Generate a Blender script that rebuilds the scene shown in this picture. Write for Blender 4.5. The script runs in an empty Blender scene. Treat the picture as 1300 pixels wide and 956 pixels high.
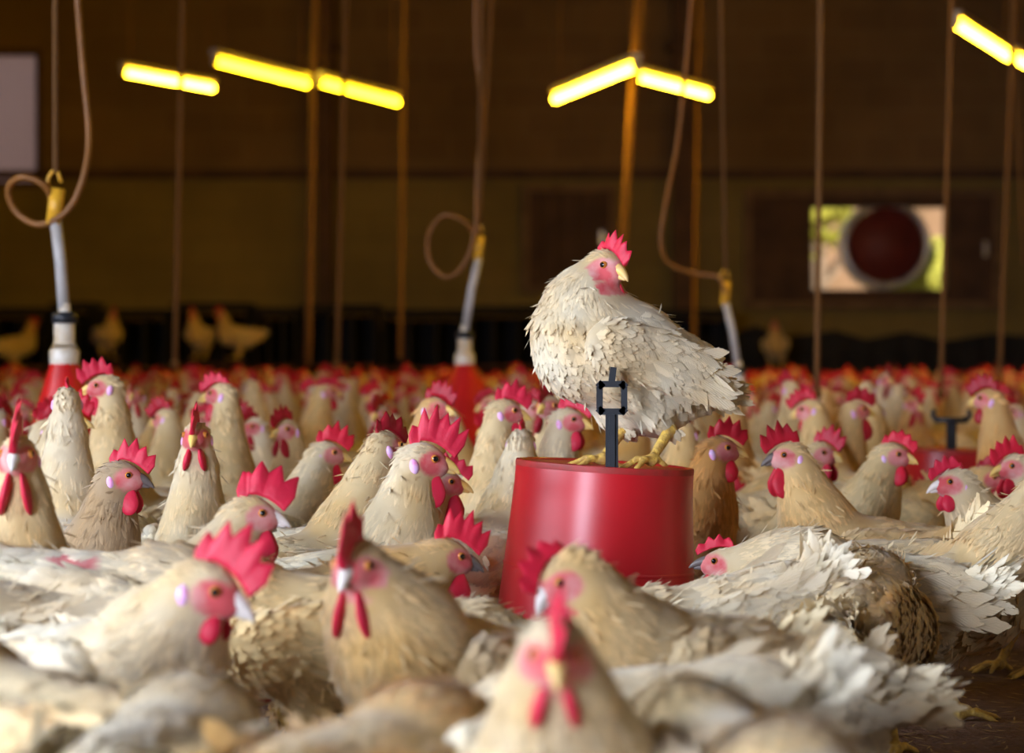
import bpy, math, random
import numpy as np
from mathutils import Vector, Matrix, Euler
R = math.radians
SC = bpy.context.scene
COL = SC.collection
W, H, F = 1300, 956, 3000.0          # picture size and focal length in pixels
CAMZ, HOR = 0.48, 458                # eye height (m) and horizon row (px)

# ------------------------------------------------------------------ camera
cd = bpy.data.cameras.new('camera'); cam = bpy.data.objects.new('camera', cd); COL.objects.link(cam)
cd.sensor_width = 36; cd.lens = 36 * F / W; cd.clip_start = 0.05; cd.clip_end = 300
cam.location = (0, 0, CAMZ)
cam.rotation_euler = (R(90) - math.atan((H / 2 - HOR) / F), 0, 0)
cd.dof.use_dof = True; cd.dof.focus_distance = 3.15; cd.dof.aperture_fstop = 4.4; cd.dof.aperture_blades = 7
SC.camera = cam

# ------------------------------------------------------------------ world, daylight, exposure
SC.view_settings.view_transform = 'Standard'; SC.view_settings.look = 'None'
SC.view_settings.gamma = 1; SC.view_settings.use_curve_mapping = False
SC.view_settings.exposure = 0.0
wd = bpy.data.worlds.new('sky'); SC.world = wd; wd.use_nodes = True
bgn = wd.node_tree.nodes['Background']
sky = wd.node_tree.nodes.new('ShaderNodeTexSky'); sky.sky_type = 'HOSEK_WILKIE'
sky.sun_direction = (0.3, 0.6, 0.7); sky.turbidity = 4
wd.node_tree.links.new(sky.outputs[0], bgn.inputs[0]); bgn.inputs[1].default_value = 1.7

def daylight(name, loc, rot, sx, sy, power, col, spread=180):
    l = bpy.data.lights.new(name, 'AREA'); l.shape = 'RECTANGLE'; l.size = sx; l.size_y = sy
    l.energy = power; l.color = col; l.spread = R(spread)
    o = bpy.data.objects.new(name, l); COL.objects.link(o); o.location = loc
    o.rotation_euler = Vector(rot).to_track_quat('-Z', 'Y').to_euler()
    return o
# daylight through the open door behind the photographer and the screened side windows
daylight('door_daylight', (-3.4, -3.95, 1.2), (0.46, 1, -0.16), 1.9, 2.1, 80, (0.78, 0.82, 1.0), 60)
daylight('window_daylight', (-4.62, 1.2, 2.1), (1, 0.22, -0.42), 3.6, 1.1, 132, (0.74, 0.83, 1.0), 100)
daylight('window_daylight', (4.62, 0.8, 2.1), (-1, 0.3, -0.5), 3.4, 1.1, 8, (1.0, 0.90, 0.80), 120)

def P(px, py, Y):
    """point of the place that the photo shows at px,py and distance Y"""
    return Vector(((px - 650) / F * Y, Y, CAMZ - (py - HOR) / F * Y))

# ------------------------------------------------------------------ materials
def new_mat(name):
    m = bpy.data.materials.new(name); m.use_nodes = True
    nt = m.node_tree; b = nt.nodes['Principled BSDF']
    return m, nt, b
def N(nt, t, **kw):
    n = nt.nodes.new(t)
    for k, v in kw.items(): setattr(n, k, v)
    return n
def simple(name, col, rough=0.6, metal=0.0, noise=0.12, scale=30, bump=0.0, spec=0.4, dirt=None, coat=0):
    m, nt, b = new_mat(name)
    tc = N(nt, 'ShaderNodeTexCoord'); no = N(nt, 'ShaderNodeTexNoise'); no.inputs['Scale'].default_value = scale
    no.inputs['Detail'].default_value = 4
    nt.links.new(tc.outputs['Object'], no.inputs['Vector'])
    mx = N(nt, 'ShaderNodeMix', data_type='RGBA')
    c = np.array(col[:3]); d = np.array(dirt if dirt is not None else c * (1 - noise * 3))
    mr = N(nt, 'ShaderNodeMapRange'); mr.inputs[1].default_value = 0.35; mr.inputs[2].default_value = 0.75
    nt.links.new(no.outputs['Fac'], mr.inputs[0]); nt.links.new(mr.outputs[0], mx.inputs['Factor'])
    mx.inputs['A'].default_value = (*c, 1); mx.inputs['B'].default_value = (*np.clip(d, 0, 1), 1)
    nt.links.new(mx.outputs['Result'], b.inputs['Base Color'])
    b.inputs['Roughness'].default_value = rough; b.inputs['Metallic'].default_value = metal
    b.inputs['Specular IOR Level'].default_value = spec; b.inputs['Coat Weight'].default_value = coat
    if bump:
        bp = N(nt, 'ShaderNodeBump'); bp.inputs['Strength'].default_value = bump; bp.inputs['Distance'].default_value = 0.01
        nt.links.new(no.outputs['Fac'], bp.inputs['Height']); nt.links.new(bp.outputs[0], b.inputs['Normal'])
    return m
def attr(nt, name):
    a = N(nt, 'ShaderNodeAttribute', attribute_name=name); return a.outputs['Fac']
def mathn(nt, op, a, b=None, c=None, clamp=False):
    n = N(nt, 'ShaderNodeMath', operation=op, use_clamp=clamp)
    for i, v in enumerate((a, b, c)):
        if v is None: continue
        if isinstance(v, (int, float)): n.inputs[i].default_value = v
        else: nt.links.new(v, n.inputs[i])
    return n.outputs[0]
def mixc(nt, fac, a, b, mode='MIX'):
    n = N(nt, 'ShaderNodeMix', data_type='RGBA', blend_type=mode)
    for s, v in (('Factor', fac), ('A', a), ('B', b)):
        if isinstance(v, (int, float)): n.inputs[s].default_value = v
        elif isinstance(v, tuple): n.inputs[s].default_value = (*v, 1)
        else: nt.links.new(v, n.inputs[s])
    return n.outputs['Result']

def plumage_material():
    m, nt, b = new_mat('plumage')
    tc = N(nt, 'ShaderNodeTexCoord'); oi = N(nt, 'ShaderNodeObjectInfo')
    add = N(nt, 'ShaderNodeVectorMath', operation='ADD'); nt.links.new(tc.outputs['Object'], add.inputs[0])
    sc = N(nt, 'ShaderNodeVectorMath', operation='SCALE'); nt.links.new(oi.outputs['Color'], sc.inputs[0]); sc.inputs['Scale'].default_value = 13
    nt.links.new(sc.outputs[0], add.inputs[1])
    n1 = N(nt, 'ShaderNodeTexNoise'); n1.inputs['Scale'].default_value = 9; n1.inputs['Detail'].default_value = 3
    n2 = N(nt, 'ShaderNodeTexNoise'); n2.inputs['Scale'].default_value = 34; n2.inputs['Detail'].default_value = 4
    for n in (n1, n2): nt.links.new(add.outputs[0], n.inputs['Vector'])
    buff = attr(nt, 'buff'); rnd = attr(nt, 'rnd'); fu = attr(nt, 'fu'); fv = attr(nt, 'fv'); red = attr(nt, 'red')
    f1 = mathn(nt, 'MULTIPLY_ADD', n1.outputs['Fac'], 2.6, -1.06, clamp=True)
    f = mathn(nt, 'MULTIPLY', f1, 0.65)
    f = mathn(nt, 'ADD', f, mathn(nt, 'MULTIPLY', buff, 0.30), clamp=True)
    c = mixc(nt, f, (0.89, 0.82, 0.62), (0.76, 0.47, 0.11))
    f2 = mathn(nt, 'MULTIPLY_ADD', n2.outputs['Fac'], 3.4, -2.0, clamp=True)
    c = mixc(nt, mathn(nt, 'MULTIPLY', f2, 0.55), c, (0.36, 0.22, 0.09))
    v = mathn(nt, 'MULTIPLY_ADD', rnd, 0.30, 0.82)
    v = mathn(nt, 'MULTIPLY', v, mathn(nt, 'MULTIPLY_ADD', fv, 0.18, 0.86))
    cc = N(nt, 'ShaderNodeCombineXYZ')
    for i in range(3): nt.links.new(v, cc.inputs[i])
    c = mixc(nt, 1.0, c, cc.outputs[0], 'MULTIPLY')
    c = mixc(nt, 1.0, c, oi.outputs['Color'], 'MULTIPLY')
    rc = mixc(nt, mathn(nt, 'MULTIPLY_ADD', n2.outputs['Fac'], 3.0, -1.15, clamp=True), (0.66, 0.10, 0.11), (0.80, 0.42, 0.38))
    c = mixc(nt, red, c, rc)
    b.inputs['Roughness'].default_value = 0.75; b.inputs['Specular IOR Level'].default_value = 0.2
    b.inputs['Sheen Weight'].default_value = 0.25; b.inputs['Sheen Roughness'].default_value = 0.5
    nt.links.new(c, b.inputs['Base Color'])
    s = mathn(nt, 'ADD', mathn(nt, 'MULTIPLY', fv, 60), mathn(nt, 'MULTIPLY', mathn(nt, 'ABSOLUTE', fu), -22))
    s = mathn(nt, 'SINE', s)
    hh = mathn(nt, 'ADD', mathn(nt, 'MULTIPLY', s, 0.18), n2.outputs['Fac'])
    bp = N(nt, 'ShaderNodeBump'); bp.inputs['Strength'].default_value = 0.5; bp.inputs['Distance'].default_value = 0.002
    nt.links.new(hh, bp.inputs['Height']); nt.links.new(bp.outputs[0], b.inputs['Normal'])
    tr = N(nt, 'ShaderNodeBsdfTranslucent'); nt.links.new(c, tr.inputs['Color'])
    ms = N(nt, 'ShaderNodeMixShader'); ms.inputs[0].default_value = 0.22
    cx = N(nt, 'ShaderNodeCombineXYZ'); nt.links.new(mathn(nt, 'ADD', mathn(nt, 'MULTIPLY', fv, 13), mathn(nt, 'MULTIPLY', mathn(nt, 'ABSOLUTE', fu), -3.5)), cx.inputs[0])
    nt.links.new(mathn(nt, 'MULTIPLY', rnd, 90), cx.inputs[1]); nt.links.new(mathn(nt, 'SIGN', fu), cx.inputs[2])
    n3 = N(nt, 'ShaderNodeTexNoise'); n3.inputs['Scale'].default_value = 1.6; n3.inputs['Detail'].default_value = 2; nt.links.new(cx.outputs[0], n3.inputs['Vector'])
    al = mathn(nt, 'LESS_THAN', mathn(nt, 'ABSOLUTE', fu), mathn(nt, 'MULTIPLY_ADD', n3.outputs['Fac'], 1.7, 0.02))
    out = nt.nodes['Material Output']
    nt.links.new(b.outputs[0], ms.inputs[1]); nt.links.new(tr.outputs[0], ms.inputs[2]); tp = N(nt, 'ShaderNodeBsdfTransparent'); mt = N(nt, 'ShaderNodeMixShader'); nt.links.new(al, mt.inputs[0]); nt.links.new(tp.outputs[0], mt.inputs[1]); nt.links.new(ms.outputs[0], mt.inputs[2]); nt.links.new(mt.outputs[0], out.inputs[0])
    return m
def comb_material():
    m, nt, b = new_mat('comb_skin')
    tc = N(nt, 'ShaderNodeTexCoord'); oi = N(nt, 'ShaderNodeObjectInfo')
    n = N(nt, 'ShaderNodeTexNoise'); n.inputs['Scale'].default_value = 90; n.inputs['Detail'].default_value = 6
    nt.links.new(tc.outputs['Object'], n.inputs['Vector'])
    c = mixc(nt, n.outputs['Fac'], (0.62, 0.016, 0.055), (0.46, 0.018, 0.040))
    c = mixc(nt, 1.0, c, oi.outputs['Color'], 'MULTIPLY')
    nt.links.new(c, b.inputs['Base Color'])
    b.inputs['Roughness'].default_value = 0.5; b.inputs['Specular IOR Level'].default_value = 0.3; b.inputs['Subsurface Weight'].default_value = 0.10
    b.inputs['Subsurface Radius'].default_value = (0.006, 0.002, 0.0015)
    bp = N(nt, 'ShaderNodeBump'); bp.inputs['Strength'].default_value = 0.5; bp.inputs['Distance'].default_value = 0.002
    nt.links.new(n.outputs['Fac'], bp.inputs['Height']); nt.links.new(bp.outputs[0], b.inputs['Normal'])
    return m
M = {}
M['plumage'] = plumage_material()
M['comb'] = comb_material()
M['beak'] = simple('beak_horn', (0.82, 0.55, 0.14), 0.4, scale=60, dirt=(0.60, 0.42, 0.20))
M['dark_beak'] = simple('dark_beak_horn', (0.16, 0.13, 0.12), 0.35, scale=60)
M['pale_beak'] = simple('pale_beak_horn', (0.78, 0.72, 0.66), 0.35, scale=60)
M['iris'] = simple('iris', (0.62, 0.22, 0.04), 0.15)
M['pupil'] = simple('pupil', (0.006, 0.005, 0.005), 0.06)
M['lobe'] = simple('ear_lobe', (0.72, 0.50, 0.78), 0.4, scale=120, dirt=(0.78, 0.25, 0.50))
M['leg'] = simple('leg_scales', (0.78, 0.52, 0.10), 0.5, scale=120, dirt=(0.42, 0.24, 0.08), bump=0.5)
M['claw'] = simple('claw', (0.35, 0.24, 0.15), 0.4)
M['red_plastic'] = simple('red_plastic', (0.50, 0.008, 0.015), 0.36, scale=8, dirt=(0.38, 0.010, 0.014), spec=0.5)
M['red_edge'] = simple('scuffed_red_plastic', (0.40, 0.02, 0.02), 0.55, scale=40, dirt=(0.22, 0.03, 0.02))
M['drinker_red'] = simple('drinker_red', (0.62, 0.012, 0.012), 0.4, scale=10)
M['black_plastic'] = simple('black_plastic', (0.018, 0.022, 0.028), 0.38, scale=25)
M['feed'] = simple('feed', (0.30, 0.18, 0.08), 0.95, scale=250, dirt=(0.12, 0.07, 0.03), bump=0.8)
M['rope'] = simple('rope', (0.20, 0.085, 0.016), 0.9, scale=200, dirt=(0.13, 0.07, 0.03), bump=0.5)
M['hose'] = simple('hose', (0.25, 0.10, 0.02), 0.5, scale=20)
M['pipe'] = simple('grey_pipe', (0.50, 0.48, 0.46), 0.4, scale=20)
M['white_plastic'] = simple('white_plastic', (0.74, 0.70, 0.62), 0.4, scale=30, dirt=(0.50, 0.40, 0.26))
M['yellow_plastic'] = simple('yellow_plastic', (0.80, 0.42, 0.03), 0.4)
M['batten'] = simple('lamp_batten', (0.55, 0.50, 0.42), 0.5)
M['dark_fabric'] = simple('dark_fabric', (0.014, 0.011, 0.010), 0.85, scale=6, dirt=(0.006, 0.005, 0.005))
M['dark_wood'] = simple('dark_wood', (0.10, 0.045, 0.018), 0.8, scale=4, dirt=(0.05, 0.022, 0.01), bump=0.3)
M['timber'] = simple('timber', (0.20, 0.11, 0.045), 0.8, scale=9, dirt=(0.10, 0.05, 0.02), bump=0.3)
M['steel'] = simple('fan_steel', (0.62, 0.62, 0.66), 0.35, metal=0.8, scale=12)
M['fan_red'] = simple('fan_blade_red', (0.16, 0.020, 0.012), 0.6, scale=8)
M['bark'] = simple('bark', (0.36, 0.26, 0.18), 0.9, scale=20, dirt=(0.18, 0.12, 0.08), bump=0.5)
M['leaf'] = simple('leaf', (0.60, 0.62, 0.10), 0.6, scale=3, dirt=(0.50, 0.44, 0.06))
M['soil'] = simple('soil', (0.30, 0.20, 0.12), 0.95, scale=2, dirt=(0.16, 0.14, 0.05), bump=0.4)
M['boundary'] = simple('boundary_wall', (0.46, 0.28, 0.17), 0.9, scale=1.5, dirt=(0.20, 0.12, 0.06))
M['straw'] = simple('straw', (0.50, 0.33, 0.13), 0.85, scale=40)
def litter_material():
    m, nt, b = new_mat('litter')
    tc = N(nt, 'ShaderNodeTexCoord')
    a = N(nt, 'ShaderNodeTexNoise'); a.inputs['Scale'].default_value = 70; a.inputs['Detail'].default_value = 6
    l = N(nt, 'ShaderNodeTexNoise'); l.inputs['Scale'].default_value = 3; l.inputs['Detail'].default_value = 3
    for n in (a, l): nt.links.new(tc.outputs['Object'], n.inputs['Vector'])
    c = mixc(nt, a.outputs['Fac'], (0.10, 0.05, 0.03), (0.30, 0.15, 0.07))
    c = mixc(nt, mathn(nt, 'MULTIPLY', l.outputs['Fac'], 0.6), c, (0.07, 0.04, 0.03))
    nt.links.new(c, b.inputs['Base Color']); b.inputs['Roughness'].default_value = 0.95
    bp = N(nt, 'ShaderNodeBump'); bp.inputs['Strength'].default_value = 1; bp.inputs['Distance'].default_value = 0.02
    nt.links.new(a.outputs['Fac'], bp.inputs['Height']); nt.links.new(bp.outputs[0], b.inputs['Normal'])
    return m
M['litter'] = litter_material()
def block_material(name, c1, c2, mortar, sx=0.42, sy=0.21):
    m, nt, b = new_mat(name)
    tc = N(nt, 'ShaderNodeTexCoord'); sp = N(nt, 'ShaderNodeSeparateXYZ'); cb = N(nt, 'ShaderNodeCombineXYZ')
    nt.links.new(tc.outputs['Object'], sp.inputs[0])
    nt.links.new(mathn(nt, 'ADD', sp.outputs[0], sp.outputs[1]), cb.inputs[0]); nt.links.new(sp.outputs[2], cb.inputs[1])
    br = N(nt, 'ShaderNodeTexBrick'); br.inputs['Scale'].default_value = 1
    br.inputs['Brick Width'].default_value = sx; br.inputs['Row Height'].default_value = sy
    br.inputs['Mortar Size'].default_value = 0.012
    br.inputs['Color1'].default_value = (*c1, 1); br.inputs['Color2'].default_value = (*c2, 1); br.inputs['Mortar'].default_value = (*mortar, 1)
    nt.links.new(cb.outputs[0], br.inputs['Vector'])
    no = N(nt, 'ShaderNodeTexNoise'); no.inputs['Scale'].default_value = 1.4; no.inputs['Detail'].default_value = 6
    nt.links.new(tc.outputs['Object'], no.inputs['Vector'])
    f = mathn(nt, 'MULTIPLY_ADD', no.outputs['Fac'], 2.2, -0.8, clamp=True)
    c = mixc(nt, mathn(nt, 'MULTIPLY', f, 0.7), br.outputs['Color'], tuple(np.array(c1) * 0.45))
    nt.links.new(c, b.inputs['Base Color']); b.inputs['Roughness'].default_value = 0.9
    return m
M['wall_low'] = block_material('rendered_wall', (0.23, 0.155, 0.038), (0.215, 0.14, 0.036), (0.20, 0.135, 0.034))
M['wall_high'] = block_material('brick_wall', (0.205, 0.110, 0.034), (0.170, 0.088, 0.028), (0.21, 0.120, 0.040))
M['ceiling'] = simple('ceiling_boards', (0.10, 0.04, 0.016), 0.9, scale=3, dirt=(0.07, 0.03, 0.018))
def tube_material():
    m = bpy.data.materials.new('lit_tube'); m.use_nodes = True; nt = m.node_tree; nt.nodes.clear()
    e = N(nt, 'ShaderNodeEmission'); e.inputs[0].default_value = (1.0, 0.58, 0.018, 1); e.inputs[1].default_value = 80
    o = N(nt, 'ShaderNodeOutputMaterial'); nt.links.new(e.outputs[0], o.inputs[0]); return m
M['tube'] = tube_material(); M['aged_tube'] = tube_material(); M['aged_tube'].node_tree.nodes['Emission'].inputs[1].default_value = 34
M['aged_tube'].node_tree.nodes['Emission'].inputs[0].default_value = (1.0, 0.62, 0.010, 1)
def screen_material():
    m, nt, b = new_mat('window_mesh')
    b.inputs['Base Color'].default_value = (0.42, 0.36, 0.36, 1); b.inputs['Roughness'].default_value = 0.8
    tr = N(nt, 'ShaderNodeBsdfTranslucent'); tr.inputs[0].default_value = (0.95, 0.82, 0.82, 1)
    ms = N(nt, 'ShaderNodeMixShader'); ms.inputs[0].default_value = 0.85
    nt.links.new(b.outputs[0], ms.inputs[1]); nt.links.new(tr.outputs[0], ms.inputs[2])
    nt.links.new(ms.outputs[0], nt.nodes['Material Output'].inputs[0]); return m
M['screen'] = screen_material()

# ------------------------------------------------------------------ mesh helpers
class MB:
    """collects vertices, faces and point attributes, then links ONE mesh object"""
    ATT = ('buff', 'rnd', 'fu', 'fv', 'red')
    def __init__(s): s.V = []; s.Fa = []; s.mi = []; s.A = {k: [] for k in s.ATT}; s.n = 0; s.mats = []
    def add(s, V, faces, mat, **att):
        V = np.asarray(V, float).reshape(-1, 3)
        if mat not in s.mats: s.mats.append(mat)
        k = s.mats.index(mat)
        if isinstance(faces, np.ndarray): faces = (faces + s.n).tolist()
        else: faces = [[i + s.n for i in f] for f in faces]
        s.Fa += faces; s.mi += [k] * len(faces)
        s.V.append(V)
        for a in s.ATT:
            v = att.get(a, 0.0)
            s.A[a].append(np.broadcast_to(np.asarray(v, float), (len(V),)))
        s.n += len(V); return s
    def arrays(s): return np.concatenate(s.V)
    def mesh(s, name, smooth=True, attrs=None):
        me = bpy.data.meshes.new(name)
        V = np.concatenate(s.V)
        me.from_pydata(V.tolist(), [], s.Fa)
        me.polygons.foreach_set('material_index', s.mi)
        if smooth: me.polygons.foreach_set('use_smooth', [True] * len(s.Fa))
        for m in s.mats: me.materials.append(M[m])
        if attrs is None: attrs = 'plumage' in s.mats
        if attrs:
            for a in s.ATT:
                at = me.attributes.new(a, 'FLOAT', 'POINT')
                at.data.foreach_set('value', np.concatenate(s.A[a]).astype(np.float32))
        me.update(); return me
    def build(s, name, parent=None, smooth=True):
        return link(name, s.mesh(name, smooth), parent)
def link(name, me, parent=None):
    o = bpy.data.objects.new(name, me); COL.objects.link(o)
    if parent is not None: o.parent = parent
    return o
def tag(o, label=None, cat=None, group=None, kind=None):
    if label: o['label'] = label
    if cat: o['category'] = cat
    if group: o['group'] = group
    if kind: o['kind'] = kind
    return o
def empty(name, loc=(0, 0, 0), rz=0):
    o = bpy.data.objects.new(name, None); COL.objects.link(o); o.location = loc; o.rotation_euler = (0, 0, rz)
    o.empty_display_size = 0.05; return o
def box(mb, c, s, mat, rot=None):
    x, y, z = [v / 2 for v in s]
    V = np.array([[i, j, k] for i in (-x, x) for j in (-y, y) for k in (-z, z)])
    if rot is not None: V = V @ np.array(Euler(rot).to_matrix()).T
    V = V + np.array(c)
    f = [[0, 1, 3, 2], [4, 6, 7, 5], [0, 4, 5, 1], [2, 3, 7, 6], [0, 2, 6, 4], [1, 5, 7, 3]]
    return mb.add(V, f, mat)
def lathe(mb, prof, mat, n=40, c=(0, 0, 0), closed=False, mtx=None):
    V = []; k = len(prof)
    for i in range(n):
        a = 2 * math.pi * i / n
        V += [[r * math.cos(a), r * math.sin(a), z] for r, z in prof]
    V = np.array(V)
    if mtx is not None: V = V @ mtx.T
    V = V + np.array(c)
    f = [[i * k + j, ((i + 1) % n) * k + j, ((i + 1) % n) * k + j + 1, i * k + j + 1] for i in range(n) for j in range(k - 1)]
    return mb.add(V, f, mat)
def sweep(mb, pts, rad, mat, n=8, cap=True):
    pts = np.asarray(pts, float); rad = np.broadcast_to(np.asarray(rad, float), (len(pts),))
    T = np.gradient(pts, axis=0); T /= np.linalg.norm(T, axis=1)[:, None] + 1e-9
    up = np.array([0, 0, 1.]) if abs(T[0][2]) < 0.9 else np.array([1., 0, 0])
    V = []
    a = np.arange(n) * 2 * math.pi / n
    for p, t, r in zip(pts, T, rad):
        b = np.cross(t, up); b /= np.linalg.norm(b) + 1e-9; u = np.cross(b, t); up = u
        V.append(p + r * (np.outer(np.cos(a), b) + np.outer(np.sin(a), u)))
    V = np.concatenate(V); k = len(pts)
    f = [[i * n + j, i * n + (j + 1) % n, (i + 1) * n + (j + 1) % n, (i + 1) * n + j] for i in range(k - 1) for j in range(n)]
    if cap: f += [list(range(n))[::-1], [(k - 1) * n + j for j in range(n)]]
    return mb.add(V, f, mat)
def ball(mb, c, r, mat, nu=12, nv=8, mtx=None, mat_fn=None):
    V = []; F_ = []
    for i in range(nv + 1):
        t = math.pi * i / nv
        for j in range(nu):
            p = 2 * math.pi * j / nu
            V.append([math.sin(t) * math.cos(p), math.sin(t) * math.sin(p), math.cos(t)])
    V = np.array(V) * np.array(r)
    if mtx is not None: V = V @ mtx.T
    V = V + np.array(c)
    for i in range(nv):
        for j in range(nu):
            a, b_, c_, d = i * nu + j, i * nu + (j + 1) % nu, (i + 1) * nu + (j + 1) % nu, (i + 1) * nu + j
            F_.append([a, d, c_, b_])
    return mb.add(V, F_, mat)
def catmull(pts, n=8):
    pts = [np.array(p, float) for p in pts]; out = []
    P_ = [2 * pts[0] - pts[1]] + pts + [2 * pts[-1] - pts[-2]]
    for i in range(1, len(P_) - 2):
        for k in range(n):
            t = k / n; a, b, c, d = P_[i - 1:i + 3]
            out.append(0.5 * ((2 * b) + (-a + c) * t + (2 * a - 5 * b + 4 * c - d) * t * t + (-a + 3 * b - 3 * c + d) * t ** 3))
    out.append(pts[-1]); return np.array(out)

# ------------------------------------------------------------------ signed distance surface
def surface_net(Fd, org, h):
    nx, ny, nz = Fd.shape; S = Fd < 0
    idx = [(i, j, k) for i in (0, 1) for j in (0, 1) for k in (0, 1)]
    C = {q: Fd[q[0]:nx - 1 + q[0], q[1]:ny - 1 + q[1], q[2]:nz - 1 + q[2]] for q in idx}
    cnt = sum((C[q] < 0).astype(int) for q in idx)
    act = (cnt > 0) & (cnt < 8)
    ids = -np.ones(act.shape, int); ids[act] = np.arange(act.sum())
    pos = np.zeros((act.sum(), 3)); num = np.zeros(act.sum())
    for q in idx:
        for ax in range(3):
            if q[ax]: continue
            q2 = list(q); q2[ax] = 1; q2 = tuple(q2)
            a = C[q][act]; b = C[q2][act]; cr = (a < 0) != (b < 0)
            t = np.where(cr, a / np.where(np.abs(a - b) < 1e-12, 1, a - b), 0)
            p = np.tile(np.array(q, float), (len(a), 1)); p[:, ax] += t
            pos += p * cr[:, None]; num += cr
    V = np.argwhere(act) + pos / num[:, None]
    V = V * h + org
    Q = []
    e = S[:-1, 1:-1, 1:-1] != S[1:, 1:-1, 1:-1]; I = np.argwhere(e)
    i, j, k = I[:, 0], I[:, 1] + 1, I[:, 2] + 1; fl = S[i, j, k]
    q = np.stack([ids[i, j - 1, k - 1], ids[i, j, k - 1], ids[i, j, k], ids[i, j - 1, k]], 1); q[~fl] = q[~fl][:, ::-1]; Q.append(q)
    e = S[1:-1, :-1, 1:-1] != S[1:-1, 1:, 1:-1]; I = np.argwhere(e)
    i, j, k = I[:, 0] + 1, I[:, 1], I[:, 2] + 1; fl = S[i, j, k]
    q = np.stack([ids[i - 1, j, k - 1], ids[i - 1, j, k], ids[i, j, k], ids[i, j, k - 1]], 1); q[~fl] = q[~fl][:, ::-1]; Q.append(q)
    e = S[1:-1, 1:-1, :-1] != S[1:-1, 1:-1, 1:]; I = np.argwhere(e)
    i, j, k = I[:, 0] + 1, I[:, 1] + 1, I[:, 2]; fl = S[i, j, k]
    q = np.stack([ids[i - 1, j - 1, k], ids[i, j - 1, k], ids[i, j, k], ids[i - 1, j, k]], 1); q[~fl] = q[~fl][:, ::-1]; Q.append(q)
    return V, np.concatenate(Q)
def d_ell(Pt, c, r, Rm=None):
    q = Pt - c
    if Rm is not None: q = q @ Rm
    r = np.array(r); k0 = np.linalg.norm(q / r, axis=-1); k1 = np.linalg.norm(q / r ** 2, axis=-1)
    return k0 * (k0 - 1) / (k1 + 1e-9)
def d_cone(Pt, a, b, r1, r2):
    ab = b - a; t = np.clip(((Pt - a) @ ab) / (ab @ ab + 1e-12), 0, 1)
    return np.linalg.norm(Pt - a - t[..., None] * ab, axis=-1) - (r1 + (r2 - r1) * t)
def smin(a, b, k):
    hh = np.clip(0.5 + 0.5 * (b - a) / k, 0, 1)
    return b + (a - b) * hh - k * hh * (1 - hh)
def sdf_mesh(elems, h, pad=0.03):
    lo = np.min([np.minimum(e['lo'], e['lo']) for e in elems], 0) - pad; hi = np.max([e['hi'] for e in elems], 0) + pad
    n = np.ceil((hi - lo) / h).astype(int) + 1
    g = np.stack(np.meshgrid(*[lo[i] + np.arange(n[i]) * h for i in range(3)], indexing='ij'), -1)
    D = None
    for e in elems:
        d = e['f'](g); D = d if D is None else smin(D, d, e['k'])
    return surface_net(D, lo, h)
def E_ell(c, r, Rm=None, k=0.025, flow=(-1, 0, 0), **kw):
    c = np.array(c, float); m = max(r)
    return dict(f=lambda g: d_ell(g, c, r, Rm), lo=c - m, hi=c + m, k=k, flow=np.array(flow, float), **kw)
def E_cone(a, b, r1, r2, k=0.015, flow=None, **kw):
    a = np.array(a, float); b = np.array(b, float); m = max(r1, r2)
    return dict(f=lambda g: d_cone(g, a, b, r1, r2), lo=np.minimum(a, b) - m, hi=np.maximum(a, b) + m, k=k,
                flow=(a - b if flow is None else np.array(flow, float)), **kw)
def rotm(yaw=0, pitch=0, roll=0):
    """columns are the axes: pitch up is positive"""
    return np.array((Matrix.Rotation(yaw, 3, 'Z') @ Matrix.Rotation(-pitch, 3, 'Y') @ Matrix.Rotation(roll, 3, 'X')))

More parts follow.
